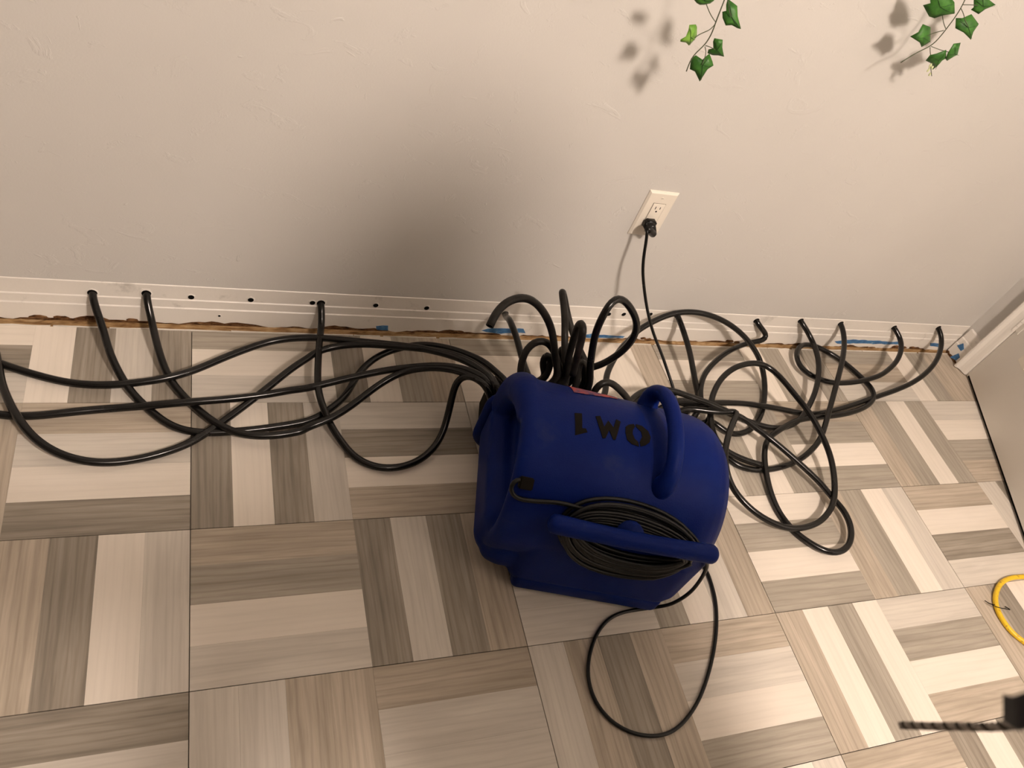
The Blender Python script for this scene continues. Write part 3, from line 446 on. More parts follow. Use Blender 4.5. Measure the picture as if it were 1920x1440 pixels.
# drilled holes
def drill_hole(x, z, y=0.2202, r=0.0062):
    if z < 0.0535: y = 0.2207
    elif z < 0.077: y = 0.2233
    else: y = 0.2258
    rim = bmesh.new()
    n = 12; o1 = []; o2 = []; o3 = []
    for k in range(n):
        a = 2*math.pi*k/n; j = rb.uniform(1.15, 1.7)
        o1.append(rim.verts.new((x+math.cos(a)*r*j, y-0.0001, z+math.sin(a)*r*j))); o2.append(rim.verts.new((x+math.cos(a)*r, y-0.0014, z+math.sin(a)*r))); o3.append(rim.verts.new((x+math.cos(a)*r*.93, y-0.0003, z+math.sin(a)*r*.93)))
    for k in range(n):
        q = (k+1) % n; f1 = rim.faces.new((o1[k], o1[q], o2[q], o2[k])); f2 = rim.faces.new((o2[k], o2[q], o3[q], o3[k])); f2.material_index = 1
    f = rim.faces.new(o3); f.material_index = 1
    o = obj('drill_hole', rim, MTRIM, baseboard); o.data.materials.append(MHOLE)
for (x, z) in HOLES: drill_hole(x, max(z, 0.088) if z > 0.07 else z, r=0.0066 if z > 0.05 else 0.003)
for k in ('left1', 'left2', 'left6', 'wall_mid', 'right1', 'right2', 'right3', 'right4', 'right8'):
    p = HOSES[k][1]; drill_hole(p[0], p[2], r=0.0098)
p = HOSES['long_loop'][-2]; drill_hole(p[0], p[2], r=0.0098)

# short baseboard return, casing, door on the right wall
bm = bmesh.new(); prev = None
for i in range(9):
    y = WALL_Y-0.012-(0.056)*i/8
    ring = [bm.verts.new(q) for q in ((XR, y, 0.118), (XR-0.006, y, 0.114+rb.uniform(-.002, .002)), (XR-0.007, y, 0.08), (XR-0.010, y, 0.077), (XR-0.011, y, 0.055), (XR-0.013, y, 0.052), (XR-0.013, y, 0.010+rb.uniform(-.005, .006)), (XR, y, 0.004))]
    if prev:
        for k in range(8): bm.faces.new((prev[k], prev[(k+1) % 8], ring[(k+1) % 8], ring[k]))
    else: bm.faces.new(ring)
    prev = ring
bm.faces.new(prev[::-1]); bb_r = struct(obj('baseboard_right', bm, MTRIM))
for (y0, z0, y1, z1) in ((0.205, 0.045, 0.178, 0.066), (0.190, 0.004, 0.166, 0.036)):
    bm = bmesh.new(); f = bm.faces.new([bm.verts.new((XR-0.0138, y_+rb.uniform(-.002, .002), z_+rb.uniform(-.004, .004))) for y_, z_ in ((y0, z0), (y0-.012, z1), (y1, z1-.01), (y1+.003, z0+.004))])
    e = bmesh.ops.extrude_face_region(bm, geom=[f])
    for vv in e['geom']:
        if isinstance(vv, bmesh.types.BMVert): vv.co.x += 0.0012
    obj('blue_remnant', bm, MTAPE, bb_r)
box('torn_drywall', XR-0.012, XR-0.001, 0.158, 0.216, -0.007, 0.014, MBROWN, bb_r)
cas = [(0.153, XR), (0.153, 2.404), (0.149, 2.401), (0.144, 2.402), (0.141, 2.408), (0.136, 2.413), (0.128, 2.4155), (0.119, 2.417), (0.112, 2.419), (0.110, 2.424), (0.110, XR+0.01)]
bm = bmesh.new(); A = [bm.verts.new((x, y, 0.004)) for y, x in cas]; B = [bm.verts.new((x, y, 2.14)) for y, x in cas]
for k in range(len(cas)): q = (k+1) % len(cas); bm.faces.new((A[k], A[q], B[q], B[k]))
bm.faces.new(A); bm.faces.new(B[::-1]); trim = struct(obj('trim_1', bm, MTRIM))
box('door_jamb', XR+0.002, XR+0.12, DY1-0.014, DY1-0.001, 0.0, 2.06, MTRIM, trim)
box('head_casing', 2.408, XR+0.012, DY0-0.06, 0.109, 2.065, 2.14, MTRIM, trim)
box('far_casing', 2.408, XR-0.0005, DY0-0.065, DY0-0.002, 0.0, 2.064, MTRIM, trim)
# door leaf, standing open into the room
hx, hy = 2.428, 0.112; ang = math.atan2(-0.91, -0.415)
door = struct(empty('door_1', (hx, hy, 0), ang))
leaf = box('door_leaf', 0.003, 0.765, 0.0, 0.036, 0.013, 2.045, MDOOR, door, 0.0015)
box('door_gap_shade', 0.004, 0.764, 0.007, 0.030, 0.003, 0.0128, MHOLE, door)  # black strip standing in for the shade in the gap under the door
bm = bmesh.new()
for k in range(5): lathe(bm, [(0.222+k*0.0178, 0.0052), (0.2225+k*0.0178, 0.0062), (0.2385+k*0.0178, 0.0062), (0.239+k*0.0178, 0.0052)], 12, 'Z', (0.0, -0.007, 0))
lathe(bm, [(0.214, 0.002), (0.217, 0.005), (0.221, 0.004)], 12, 'Z', (0, -0.007, 0)); lathe(bm, [(0.3105, 0.004), (0.3145, 0.006), (0.319, 0.003)], 12, 'Z', (0, -0.007, 0))
add_box(bm, 0.002, 0.022, -0.0022, 0.001, 0.224, 0.309); add_box(bm, -0.016, -0.003, -0.006, -0.001, 0.224, 0.309)
hin = obj('hinge', bm, MTRIM, door)
for z in (1.0, 1.75):
    h2 = bpy.data.objects.new('hinge', hin.data); COL.objects.link(h2); h2.parent = door; h2.location = (0, 0, z)
bm = bmesh.new(); add_box(bm, 0.118, 0.170, -0.010, 0.0005, 0.198, 0.232); bmesh.ops.bevel(bm, geom=bm.edges[:], offset=0.003, segments=2, affect='EDGES'); obj('door_bumper', bm, MPLATE, door)
bm = bmesh.new(); lathe(bm, [(0.0, 0.030), (-0.006, 0.030), (-0.010, 0.012), (-0.030, 0.012), (-0.040, 0.026), (-0.058, 0.027), (-0.066, 0.016)], 24, 'Y', (0.70, 0, 0.98)); obj('door_knob', bm, MMETAL, door, True)

# ------------------------------------------------------------------ ceiling lamp
lamp = empty('ceiling_lamp', (LAMP_POS.x, LAMP_POS.y, ZC))
bm = bmesh.new(); lathe(bm, [(0.0, 0.09), (-0.012, 0.09), (-0.02, 0.07), (-0.03, 0.06)], 32); obj('lamp_base', bm, MPLATE, lamp, True)
bm = bmesh.new(); bmesh.ops.create_uvsphere(bm, u_segments=32, v_segments=18, radius=LAMP_RADIUS, matrix=Matrix.Translation((0, 0, LAMP_POS.z-ZC))); obj('globe', bm, MGLOW, lamp, True)
tag(lamp, 'round glowing glass globe lamp on a small base under the ceiling', 'lamp')

# ------------------------------------------------------------------ outlet plate
ol = empty('wall_outlet', (1.0115, WALL_Y, 0.436))
def plate_mesh(w, h, d, bev):
    bm = bmesh.new()
    o = [(-w/2, -h/2), (w/2, -h/2), (w/2, h/2), (-w/2, h/2)]; i_ = [(x-math.copysign(bev, x), z-math.copysign(bev, z)) for x, z in o]
    a = [bm.verts.new((x, 0, z)) for x, z in o]; a2 = [bm.verts.new((x, -d*0.35, z)) for x, z in o]; b = [bm.verts.new((x, -d, z)) for x, z in i_]
    for k in range(4): q = (k+1) % 4; bm.faces.new((a[k], a[q], a2[q], a2[k])); bm.faces.new((a2[k], a2[q], b[q], b[k]))
    bm.faces.new(b); bm.faces.new(a[::-1]); return bm
obj('cover_plate', plate_mesh(0.079, 0.130, 0.006, 0.005), MPLATE, ol)
bm = bmesh.new(); add_box(bm, -0.0172, 0.0172, -0.0066, -0.005, -0.0340, 0.0340)
rec = obj('shadow_gap', bm, MGROUT, ol)
box('receptacle', -0.0163, 0.0163, -0.0078, -0.005, -0.0332, 0.0332, MPLATE, ol, 0.0008)
for (x, z, w, h) in ((-0.0062, 0.0215, 0.0018, 0.0080), (0.0064, 0.0215, 0.0018, 0.0066)): box('slot', x-w/2, x+w/2, -0.0080, -0.006, z-h/2, z+h/2, MHOLE, ol)
bm = bmesh.new(); lathe(bm, [(-0.0081, 0.0023), (-0.006, 0.0023)], 12, 'Y', (0.0, 0, 0.0115)); obj('ground_hole', bm, MHOLE, ol)
for z in (0.0485, -0.0485):
    bm = bmesh.new(); lathe(bm, [(-0.0068, 0.0028), (-0.0063, 0.0034), (-0.005, 0.0034)], 14, 'Y', (0, 0, z)); sc = obj('screw', bm, MPLATE, ol)
    box('screw_slot', -0.0027, 0.0027, -0.0070, -0.0066, z-0.0004, z+0.0004, MGROUT, sc)
tag(ol, 'ivory rectangular wall outlet plate with a black plug in its lower socket', 'outlet')

# ------------------------------------------------------------------ air mover
BX = Vector((0.596, -0.486, 0.0)); BANG = math.atan2(-0.276, 0.961)
BM = Matrix.Translation(BX) @ Matrix.Rotation(BANG, 4, 'Z'); BMI = BM.inverted()
blower = empty('air_mover', BX, BANG)
YC, ZCY, RC = 0.17, 0.20, 0.17
def cyl_pt(x, a, R): a = math.radians(a); return Vector((x, YC-R*math.cos(a), ZCY+R*math.sin(a)))
def rbox(bm, x0, x1, y0, y1, z0, z1, rad, seg=6):
    b2 = bmesh.new(); add_box(b2, x0, x1, y0, y1, z0, z1); bmesh.ops.bevel(b2, geom=b2.edges[:], offset=rad, segments=seg, affect='EDGES', profile=0.5)
    bmesh.ops.recalc_face_normals(b2, faces=b2.faces[:]); me = bpy.data.meshes.new('t'); b2.to_mesh(me); b2.free(); bm.from_mesh(me); bpy.data.meshes.remove(me)
bm = bmesh.new()
lathe(bm, [(-0.052, 0.02), (-0.052, 0.118), (-0.058, 0.130), (-0.078, 0.138), (-0.087, 0.148), (-0.088, 0.158), (-0.082, 0.1665), (-0.070, 0.171), (0.285, 0.171), (0.305, 0.167), (0.325, 0.157), (0.342, 0.140), (0.353, 0.115), (0.358, 0.08)], 72, 'X', (0, YC, ZCY))
rbox(bm, -0.090, 0.315, 0.012, 0.340, 0.035, 0.160, 0.050)      # outlet duct
rbox(bm, -0.100, -0.030, 0.030, 0.340, 0.060, 0.200, 0.034)     # raised left cheek of the duct
rbox(bm, 0.18, 0.357, 0.004, 0.32, 0.018, 0.25, 0.046)           # fuller lower right side
rbox(bm, -0.02, 0.335, 0.000, 0.30, 0.030, 0.22, 0.03)          # skirt between scroll and base
# rounded shoulder wrapping the left end of the scroll
path = [cyl_pt(-0.070, a, 0.146) for a in range(86, 190, 5)]; add_tube(bm, path, lambda s: 0.022+0.012*min(1, s*3), 14)
housing = fuse('housing', bm, 0.0045, MBLUE, blower, 4)
bm = bmesh.new(); rbox(bm, 0.0, 0.322, 0.0, 0.29, 0.009, 0.062, 0.014, 4); obj('base', bm, MBLUE, blower, True)
for (x, y) in ((0.03, 0.03), (0.29, 0.03), (0.03, 0.26), (0.29, 0.26)):
    bm = bmesh.new(); lathe(bm, [(0.0, 0.014), (0.006, 0.016), (0.012, 0.016)], 16, 'Z', (x, y, 0)); obj('rubber_foot', bm, MCORD, blower)
# flared lip of the outlet: ring with an opening
bm = bmesh.new()
def rrect(x0, x1, z0, z1, r, n=6):
    pts = []
    for cx, cz, a0 in ((x1-r, z1-r, 0), (x0+r, z1-r, 90), (x0+r, z0+r, 180), (x1-r, z0+r, 270)):
        for k in range(n+1): a = math.radians(a0+90*k/n); pts.append((cx+r*math.cos(a), cz+r*math.sin(a)))
    return pts
rings = []
for (y, g) in ((0.322, 0.000), (0.324, 0.009), (0.329, 0.013), (0.336, 0.013), (0.342, 0.010), (0.345, 0.003), (0.345, -0.010), (0.320, -0.014)):
    rings.append([bm.verts.new((x, y, z)) for x, z in rrect(-0.098-g, 0.315+g, max(0.030-g*.6, 0.02), 0.200+g, 0.036+g)])
nR = len(rings[0])
for A, B in zip(rings, rings[1:]):
    for k in range(nR): bm.faces.new((A[k], A[(k+1) % nR], B[(k+1) % nR], B[k]))
bm.faces.new(rings[0][::-1]); bm.faces.new(rings[-1]); obj('outlet_lip', bm, MBLUE, blower, True)
# carrying handle
hp = [cyl_pt(0.190, 55, 0.150), cyl_pt(0.190, 57, 0.178), cyl_pt(0.191, 63, 0.200), cyl_pt(0.191, 74, 0.212), cyl_pt(0.191, 90, 0.216), cyl_pt(0.189, 106, 0.217), cyl_pt(0.186, 117, 0.212), cyl_pt(0.184, 125, 0.198), cyl_pt(0.183, 128, 0.178), cyl_pt(0.182, 128, 0.15)]
bm = bmesh.new(); add_tube(bm, smooth_path(hp, 0.005, 3), lambda s: 0.0150+0.020*max(0, abs(s-0.5)*2-0.55), 20); obj('handle', bm, MBLUE, blower, True)
# raised pad the handle grows out of
bm = bmesh.new(); prev = None
for i in range(25):
    a = 50+84*i/24; e = max(0.0, 1-abs((i-12)/12)**6); ring = []
    for (dx, h) in ((-0.040, -.004), (-0.030, .002), (-0.018, .0045), (0.006, .0045), (0.018, .002), (0.030, -.004)):
        ring.append(bm.verts.new(cyl_pt(0.196-0.012*i/24+dx*(0.6+0.4*e), a, RC+h*e-0.004*(1-e))))
    if prev:
        for k in range(5): bm.faces.new((prev[k], prev[k+1], ring[k+1], ring[k]))
    prev = ring
obj('handle_pad', bm, MBLUE, blower, True)
# cord wrap: bar on a post
bm = bmesh.new(); us = [0.5-0.5*math.cos(math.pi*k/36) for k in range(37)]; bp = [Vector((-0.018+0.328*u, -0.019-0.004*math.sin(math.pi*u), 0.300)) for u in us]
def bar_r(s_):
    u = us[min(36, int(round(s_*36)))]; d = min(u, 1-u)*0.328; R = 0.0183*(1-0.10*math.sin(math.pi*u))
    return max(0.001, R*math.sqrt(max(0.0, 1-max(0.0, 1-d/0.014)**2)))
add_tube(bm, bp, bar_r, 18)
add_tube(bm, [cyl_pt(0.14, 26, 0.15), cyl_pt(0.14, 27, 0.18), Vector((0.14, -0.015, 0.297))], 0.026, 14); obj('cord_wrap_bar', bm, MBLUE, blower, True)
# stencilled lettering
for nm in ('one', 'w', 'o1', 'o2'):
    bm = bmesh.new(); pts = LETTERS[nm]; f = bm.faces.new([bm.verts.new((x, math.radians(a)*0.172, 0)) for x, a in pts])
    bmesh.ops.triangulate(bm, faces=[f]); bmesh.ops.subdivide_edges(bm, edges=bm.edges[:], cuts=3, use_grid_fill=True)
    for vv in bm.verts: vv.co = cyl_pt(vv.co.x, math.degrees(vv.co.y/0.172), 0.1722)
    bmesh.ops.recalc_face_normals(bm, faces=bm.faces[:]); e = bmesh.ops.extrude_face_region(bm, geom=bm.faces[:])
    for vv in e['geom']:
        if isinstance(vv, bmesh.types.BMVert):
            d = Vector((0, vv.co.y-YC, vv.co.z-ZCY)).normalized(); vv.co -= d*0.0022
    o = obj('stencilled_mark', bm, MPAINT, blower); o['label'] = 'black stencilled letter'
# worn red sticker over the back of the top
bm = bmesh.new(); prev = None; rs = random.Random(5)
for i in range(25):
    x = 0.018+0.10*i/24; ring = [bm.verts.new(cyl_pt(x, a_, 0.1722)) for a_ in [116+10*i/24+rs.uniform(-.8, .8)]+[122+8*i/24+k*5 for k in range(5)]]
    if prev:
        for k in range(5): bm.faces.new((prev[k], prev[k+1], ring[k+1], ring[k]))
    prev = ring
o = obj('sticker', bm, MRED, blower); o['label'] = 'worn red sticker'
# strain relief and the lead running to the coil
sp = cyl_pt(-0.064, 42, 0.170); bm = bmesh.new(); add_box(bm, -0.013, 0.012, -0.011, 0.011, -0.010, 0.012); bmesh.ops.bevel(bm, geom=bm.edges[:], offset=0.002, segments=2, affect='EDGES')
bmesh.ops.rotate(bm, verts=bm.verts[:], cent=(0, 0, 0), matrix=Matrix.Rotation(math.radians(42), 3, 'X')); bmesh.ops.translate(bm, verts=bm.verts[:], vec=sp); obj('cord_inlet', bm, MPAINT, blower)
CR = 0.0042
lead = [sp+Vector((-0.005, 0, 0.004)), Vector((-0.082, 0.044, 0.327)), Vector((-0.092, 0.034, 0.315)), Vector((-0.090, 0.026, 0.302)), Vector((-0.078, 0.020, 0.296)), Vector((-0.042, 0.0205, 0.297)), Vector((0.006, 0.0235, 0.304)), Vector((0.06, 0.02, 0.302))]
tube('power_lead', lead, CR, MCORD, blower, 10)
coil = []; rc = random.Random(11); turns = 18
for i in range(turns*36+1):
    t = 2*math.pi*i/36; k = i/36; kk = int(k); w = (kk*0.618) % 1
    sx = 0.150-0.034*w+0.004*math.sin(k*1.7); sa = 31-25*w+1.2*math.sin(k*2.3)
    x = 0.155+sx*math.cos(t); a = 15+sa*math.sin(t)-4*math.cos(t); lay = 0.004+0.0075*((kk*2) % 4)
    pin = abs(math.cos(t))**6
    coil.append(cyl_pt(x, a+pin*8, RC+lay+pin*0.012))
bm = bmesh.new(); add_tube(bm, [sum((coil[min(max(i+j, 0), len(coil)-1)] for j in range(-4, 5)), Vector())/9 for i in range(len(coil))], CR, 8); obj('cord_coil', bm, MCORD, blower)
tailp = [Vector((0.262, 0.004, 0.262)), Vector((0.300, -0.004, 0.262)), Vector((0.328, 0.004, 0.235)), Vector((0.350, 0.010, 0.18)), Vector((0.362, 0.012, 0.10)), Vector((0.350, 0.012, 0.04)), Vector((0.336, 0.018, 0.008))]
tailp += [BMI @ Vector(p) for p in CORD_FLOOR[1:]]+[Vector((0.40, 0.17, 0.006)), Vector((0.40, 0.25, 0.006)), Vector((0.385, 0.33, 0.012))]
wl = [BMI @ Vector(p) for p in CORD_WALL][::-1]
tailp += [Vector((0.375, 0.38, 0.03))]+wl
tube('power_cord', tailp, CR*0.93, MCORD, blower, 10, step=0.010)
# plug in the outlet
pc = Vector((1.006, WALL_Y-0.008, 0.4165)); bm = bmesh.new()
add_box(bm, pc.x-0.0145, pc.x+0.0145, pc.y-0.018, pc.y+0.0018, pc.z-0.0125, pc.z+0.0115)
bmesh.ops.bevel(bm, geom=bm.edges[:], offset=0.004, segments=3, affect='EDGES')
end = Vector(CORD_WALL[0]); add_tube(bm, [pc+Vector((0, -0.013, 0)), pc+Vector((0.002, -0.022, -0.004)), pc+Vector((0.005, -0.030, -0.010)), pc*0.25+end*0.75+Vector((0, -0.006, 0)), end], lambda s: 0.0125-0.006*s, 14)
for k in range(3): add_tube(bm, [end.lerp(pc, 0.10+0.12*k)+Vector((0, -0.005, 0)), end.lerp(pc, 0.16+0.12*k)+Vector((0, -0.006, 0))], 0.0082+0.0008*k, 12)
for vv in bm.verts: vv.co = BMI @ vv.co
obj('plug', bm, MCORD, blower, True)
tag(blower, 'blue moulded carpet blower with black stencilled letters and a wound cord', 'air mover')

# ------------------------------------------------------------------ hose manifold at the outlet (mostly hidden)
man = empty('hose_manifold', BX, BANG)
box('manifold_box', -0.088, 0.300, 0.350, 0.475, 0.004, 0.112, MPAINT, man, 0.006)
for k in range(12):
    bm = bmesh.new(); lathe(bm, [(0.106, 0.011), (0.124, 0.0105), (0.128, 0.0085)], 14, 'Z', (-0.068+0.032*k, 0.40 if k % 2 else 0.44, 0)); obj('port', bm, MPAINT, man, True)
tag(man, 'flat black hose manifold fixed behind the blue blower', 'manifold')

# ------------------------------------------------------------------ drying hoses
HL = {
 'left1': 'black drying hose in the leftmost drilled hole of the baseboard',
 'left2': 'black drying hose in the second drilled hole from the left',
 'left3': 'black hose leaving the left edge as a long shallow wave, uppermost there',
 'left4': 'black hose running nearly straight across the floor to the left edge',
 'left5': 'black hose with the deep wide bow across the lower left strips',
 'left6': 'black hose in the third hole from the left, bowing down then kinking up',
 'open_arc': 'black hose arching high left of centre with its open end in mid air',
 'wall_mid': 'black hose meeting the baseboard above the blue tape behind the blower',
 'small_arc': 'small black hose arch just inside the blower left lip',
 'wall_loop': 'black hose making the tallest narrow loop against the wall behind the blower',
 'open_hook': 'black hose hooked over like a cane, open end pointing down behind the blower',
 'tall_loop': 'black hose forming a teardrop loop behind the blower, left of the plug cord',
 'low_arc': 'short black hose arch just behind the blower top beside its red sticker',
 'tangle1': 'small tight black hose loop leftmost in the tangle behind the blower',
 'tangle2': 'small black hose bend in the middle of the tangle behind the blower',
 'tangle3': 'small black hose bend rightmost in the tangle behind the blower',
 'big_arch': 'black hose in a broad arch over the baseboard right of the plug cord',
 'right1': 'black hose in the first baseboard hole right of the plug cord',
 'right2': 'black hose with a sharp elbow just below its baseboard hole',
 'right3': 'black hose in the fourth baseboard hole from the right corner',
 'right4': 'black hose in the third baseboard hole from the right corner',
 'big_loop': 'black hose in a large tilted oval loop right of the blower',
 'long_loop': 'longest black hose, looping farthest forward and ending second from the corner',
 'right8': 'black hose in the baseboard hole nearest the right corner',
 'bundle1': 'black hose low in the bundle behind the blower handle'}
for k, pts in HOSES.items():
    q = [Vector(p) for p in pts]
    ho = (k in ('open_arc', 'open_hook', 'big_loop'), False)
    dusty = k in ('open_arc', 'open_hook', 'wall_loop', 'tangle1', 'tangle2', 'tangle3', 'small_arc', 'low_arc')
    o = tube('drying_hose', q, 0.0080, MHOSE_DUSTY if dusty else MHOSE, None, 12, ho, 0.010, 3)
    tag(o, HL[k], 'hose', 'drying hoses around the blower')

# ------------------------------------------------------------------ yellow extension cord with a wire tie
ye = empty('extension_cord', YELLOW[6]); off = Vector(YELLOW[6])
tube('cord', [Vector(p)-off for p in YELLOW], 0.0064, MYEL, ye, 12)
tube('wire_tie', [Vector(p)-off+Vector((0, 0, 0.001)) for p in TIE], 0.0011, MPAINT, ye, 6, step=0.003, it=1)
tag(ye, 'yellow extension cord bent in a loop on the floor at the right edge', 'cord')

# ------------------------------------------------------------------ ivy sprigs
def ivy(I, y, label, light, budy=False):
    rv = random.Random(len(label)); base = Vector((I['stem'][0][0], y, I['stem'][0][1]))
    root = empty('ivy_sprig', base)
    P = lambda q, dy=0: Vector((q[0], y+dy, q[1]))-base
    top = [Vector((I['stem'][0][0]-0.02, y+0.03, I['stem'][0][1]+0.25))-base, Vector((I['stem'][0][0]-0.006, y+0.01, I['stem'][0][1]+0.10))-base]
    tube('stem', top+[P(q, 0.002*math.sin(i)) for i, q in enumerate(I['stem'])], 0.0011, MSTEM, root, 6, step=0.006)
    for q in I['pet']: tube('leaf_stalk', [P(a, -0.004*i) for i, a in enumerate(q)], 0.00075, MSTEM, root, 6, step=0.004, it=1)
    for li, poly in enumerate(I['leaf']):
        cx = sum(a for a, _ in poly)/len(poly); cz = sum(b for _, b in poly)/len(poly)
        ta = rv.uniform(-.5, .5); tb = rv.uniform(-.5, .5)
        bm = bmesh.new(); c = bm.verts.new(P((cx, cz), -0.010)); rim = []; mid = []
        for (a, b) in poly:
            dx, dz = a-cx, b-cz; dy = -0.006+ta*dx+tb*dz+0.9*((dx*dx+dz*dz)**.5-0.012)*0.25
            rim.append(bm.verts.new(P((a, b), dy))); mid.append(bm.verts.new(P((cx+dx*.55, cz+dz*.55), -0.009+(ta*dx+tb*dz)*.55)))
        n = len(poly)
        for k in range(n): q = (k+1) % n; bm.faces.new((rim[k], rim[q], mid[q], mid[k])); bm.faces.new((mid[k], mid[q], c))
        o = obj('leaf', bm, MLEAF2 if li in light else MLEAF, root, True)
        sd = o.modifiers.new('thick', 'SOLIDIFY'); sd.thickness = 0.0006
        far_i = sorted(range(n), key=lambda k: -((poly[k][0]-cx)**2+(poly[k][1]-cz)**2))[:3]
        vb = bmesh.new()
        for k in far_i:
            a = c_co = P((cx, cz), -0.0108); e = P((cx+(poly[k][0]-cx)*.8, cz+(poly[k][1]-cz)*.8), -0.0085+(ta*(poly[k][0]-cx)+tb*(poly[k][1]-cz))*.8)
            add_tube(vb, [a, a.lerp(e, .5)+Vector((0, -0.0007, 0)), e], 0.00035, 5)
        obj('leaf_vein', vb, MVEIN, o)
    if budy:
        for k in range(5):
            a = I['pet'][-1][1+k % 3]; bm = bmesh.new(); bmesh.ops.create_uvsphere(bm, u_segments=8, v_segments=6, radius=0.0028, matrix=Matrix.Translation(P((a[0]+rv.uniform(-.006, .004), a[1]+rv.uniform(-.004, .004)), -0.004)) @ Matrix.Diagonal((1, .5, 1.5, 1)))
            obj('bud', bm, MPALE, root, True)
    tag(root, label, 'ivy', 'ivy sprigs hanging in front of the wall')
ivy(IVY1, 0.085, 'green ivy sprig hanging left, with one bright yellow-green leaf', (1,))
ivy(IVY2, 0.145, 'green ivy sprig hanging right, with pale buds by its lowest leaves', (), True)

# ------------------------------------------------------------------ photographer (only a drawstring and a strap reach into view)
V = Vector
def limb(bm, chain, seg=16):
    for (p, r) in chain: bmesh.ops.create_uvsphere(bm, u_segments=seg, v_segments=max(8, seg//2), radius=r, matrix=Matrix.Translation(p))
    for (p, r), (q, t) in zip(chain, chain[1:]):
        if (q-p).length > 1e-4: add_tube(bm, [p, p.lerp(q, .5), q], lambda s_, r=r, t=t: r+(t-r)*s_, seg)
def ellipsoid(bm, c, rx, ry, rz, rot=None, seg=20):
    mt = Matrix.Translation(c) @ (rot if rot else Matrix.Identity(4)) @ Matrix.Diagonal((rx, ry, rz, 1)); bmesh.ops.create_uvsphere(bm, u_segments=seg, v_segments=12, radius=1.0, matrix=mt)
def person():
    pel = V((0.810, -1.40, 0.95)); che = V((0.790, -1.31, 1.26)); nek = V((0.780, -1.23, 1.47)); hed = V((0.770, -1.15, 1.61))
    shL = V((0.570, -1.27, 1.40)); shR = V((0.990, -1.29, 1.40)); elL = V((0.400, -1.470, 1.150)); elR = V((0.720, -1.17, 1.14)); wrL = V((-0.010, -1.235, 1.285)); wrR = V((0.235, -1.215, 1.325))
    hipL = V((0.710, -1.41, 0.90)); hipR = V((0.910, -1.41, 0.90)); knL = V((0.690, -1.37, 0.49)); knR = V((0.940, -1.38, 0.49)); anL = V((0.680, -1.43, 0.09)); anR = V((0.960, -1.44, 0.09))
    fw = V((-0.10, 0.80, -0.55)).normalized(); rt = fw.cross(V((0, 0, 1))).normalized(); up = rt.cross(fw).normalized()
    HR = Matrix((rt, fw, up)).transposed().to_4x4()
    # continuous skin: head, neck, forearms, hands and the body under the clothes
    bm = bmesh.new()
    ellipsoid(bm, hed+up*0.020, 0.074, 0.092, 0.098, HR); ellipsoid(bm, hed-up*0.050+fw*0.022, 0.056, 0.064, 0.066, HR)
    limb(bm, [(nek-V((0, .01, .04)), 0.060), (hed-up*0.05-fw*0.02, 0.054)])
    limb(bm, [(hed+fw*0.086+up*0.012, 0.008), (hed+fw*0.108-up*0.022, 0.013)], 10)
    for s_ in (-1, 1):
        ellipsoid(bm, hed+rt*0.076*s_-fw*0.006-up*0.004, 0.010, 0.020, 0.032, HR, 12)
        limb(bm, [(hed+fw*0.086+rt*0.016*s_+up*0.034, 0.008), (hed+fw*0.074+rt*0.048*s_+up*0.034, 0.008)], 8)
    limb(bm, [(hed+fw*0.083-up*0.056-rt*0.02, 0.007), (hed+fw*0.091-up*0.056, 0.008), (hed+fw*0.083-up*0.056+rt*0.02, 0.007)], 8)
    limb(bm, [(nek-V((0, .02, .02)), .055), (che-V((0, .02, 0)), .085), (pel, .10)]); limb(bm, [(che+V((0, 0, .06)), .07), (shL, .045), (elL, .037), (wrL, .027)]); limb(bm, [(che+V((0, 0, .06)), .07), (shR, .045), (elR, .037), (wrR, .027)])
    limb(bm, [(pel, .1), (hipL, .07), (knL, .05), (anL, .036)]); limb(bm, [(pel, .1), (hipR, .07), (knR, .05), (anR, .036)])
    def hand(wr, d, upd, curl):
        d = d.normalized(); upd = (upd-d*upd.dot(d)).normalized(); palm = wr+d*0.062
        for j in range(4):
            rr = palm+d*0.018+upd*(0.027-0.0185*j); l_ = (0.040, 0.046, 0.043, 0.034)[j]
            limb(bm, [(wr+upd*(0.012-0.008*j), .018), (rr-d*0.02, .0145), (rr, .0098), (rr+d*l_*.75+curl*0.010, .0088), (rr+d*l_*1.05+curl*0.030, .0080), (rr+d*l_*0.95+curl*0.050, .0070)], 10)
        t0 = wr+d*0.028+upd*0.024; limb(bm, [(t0, .014), (t0+d*0.022+upd*0.026+curl*0.006, .0105), (t0+d*0.048+upd*0.034+curl*0.014, .0088)], 10)
    hand(wrL, V((-0.03, 0.62, 0.50)), V((0.9, 0.1, 0.0)), RIGHT*0.6-DOWN*0.4); hand(wrR, V((-0.55, 0.45, 0.50)), -DOWN, -RIGHT*0.8)
    body = fuse('person', bm, 0.005, MSKIN, None, 3)
    tag(body, 'person in black behind the camera whose grey drawstring hangs in at lower right', 'person')
    for s_ in (-1, 1):
        bm = bmesh.new(); bmesh.ops.create_uvsphere(bm, u_segments=14, v_segments=10, radius=0.0125, matrix=Matrix.Translation(hed+fw*0.0795+rt*0.031*s_+up*0.012)); ey = obj('eye', bm, MTRIM, body, True)
        bm = bmesh.new(); bmesh.ops.create_uvsphere(bm, u_segments=10, v_segments=8, radius=0.0062, matrix=Matrix.Translation(hed+fw*0.0875+rt*0.031*s_+up*0.011)); obj('iris', bm, MPHONE, ey, True)
    bm = bmesh.new(); ellipsoid(bm, hed+up*0.045-fw*0.022, 0.084, 0.092, 0.086, HR); ellipsoid(bm, hed-fw*0.050-up*0.02, 0.074, 0.058, 0.085, HR); fuse('hair', bm, 0.006, MHAIR, body, 4)
    bm = bmesh.new()
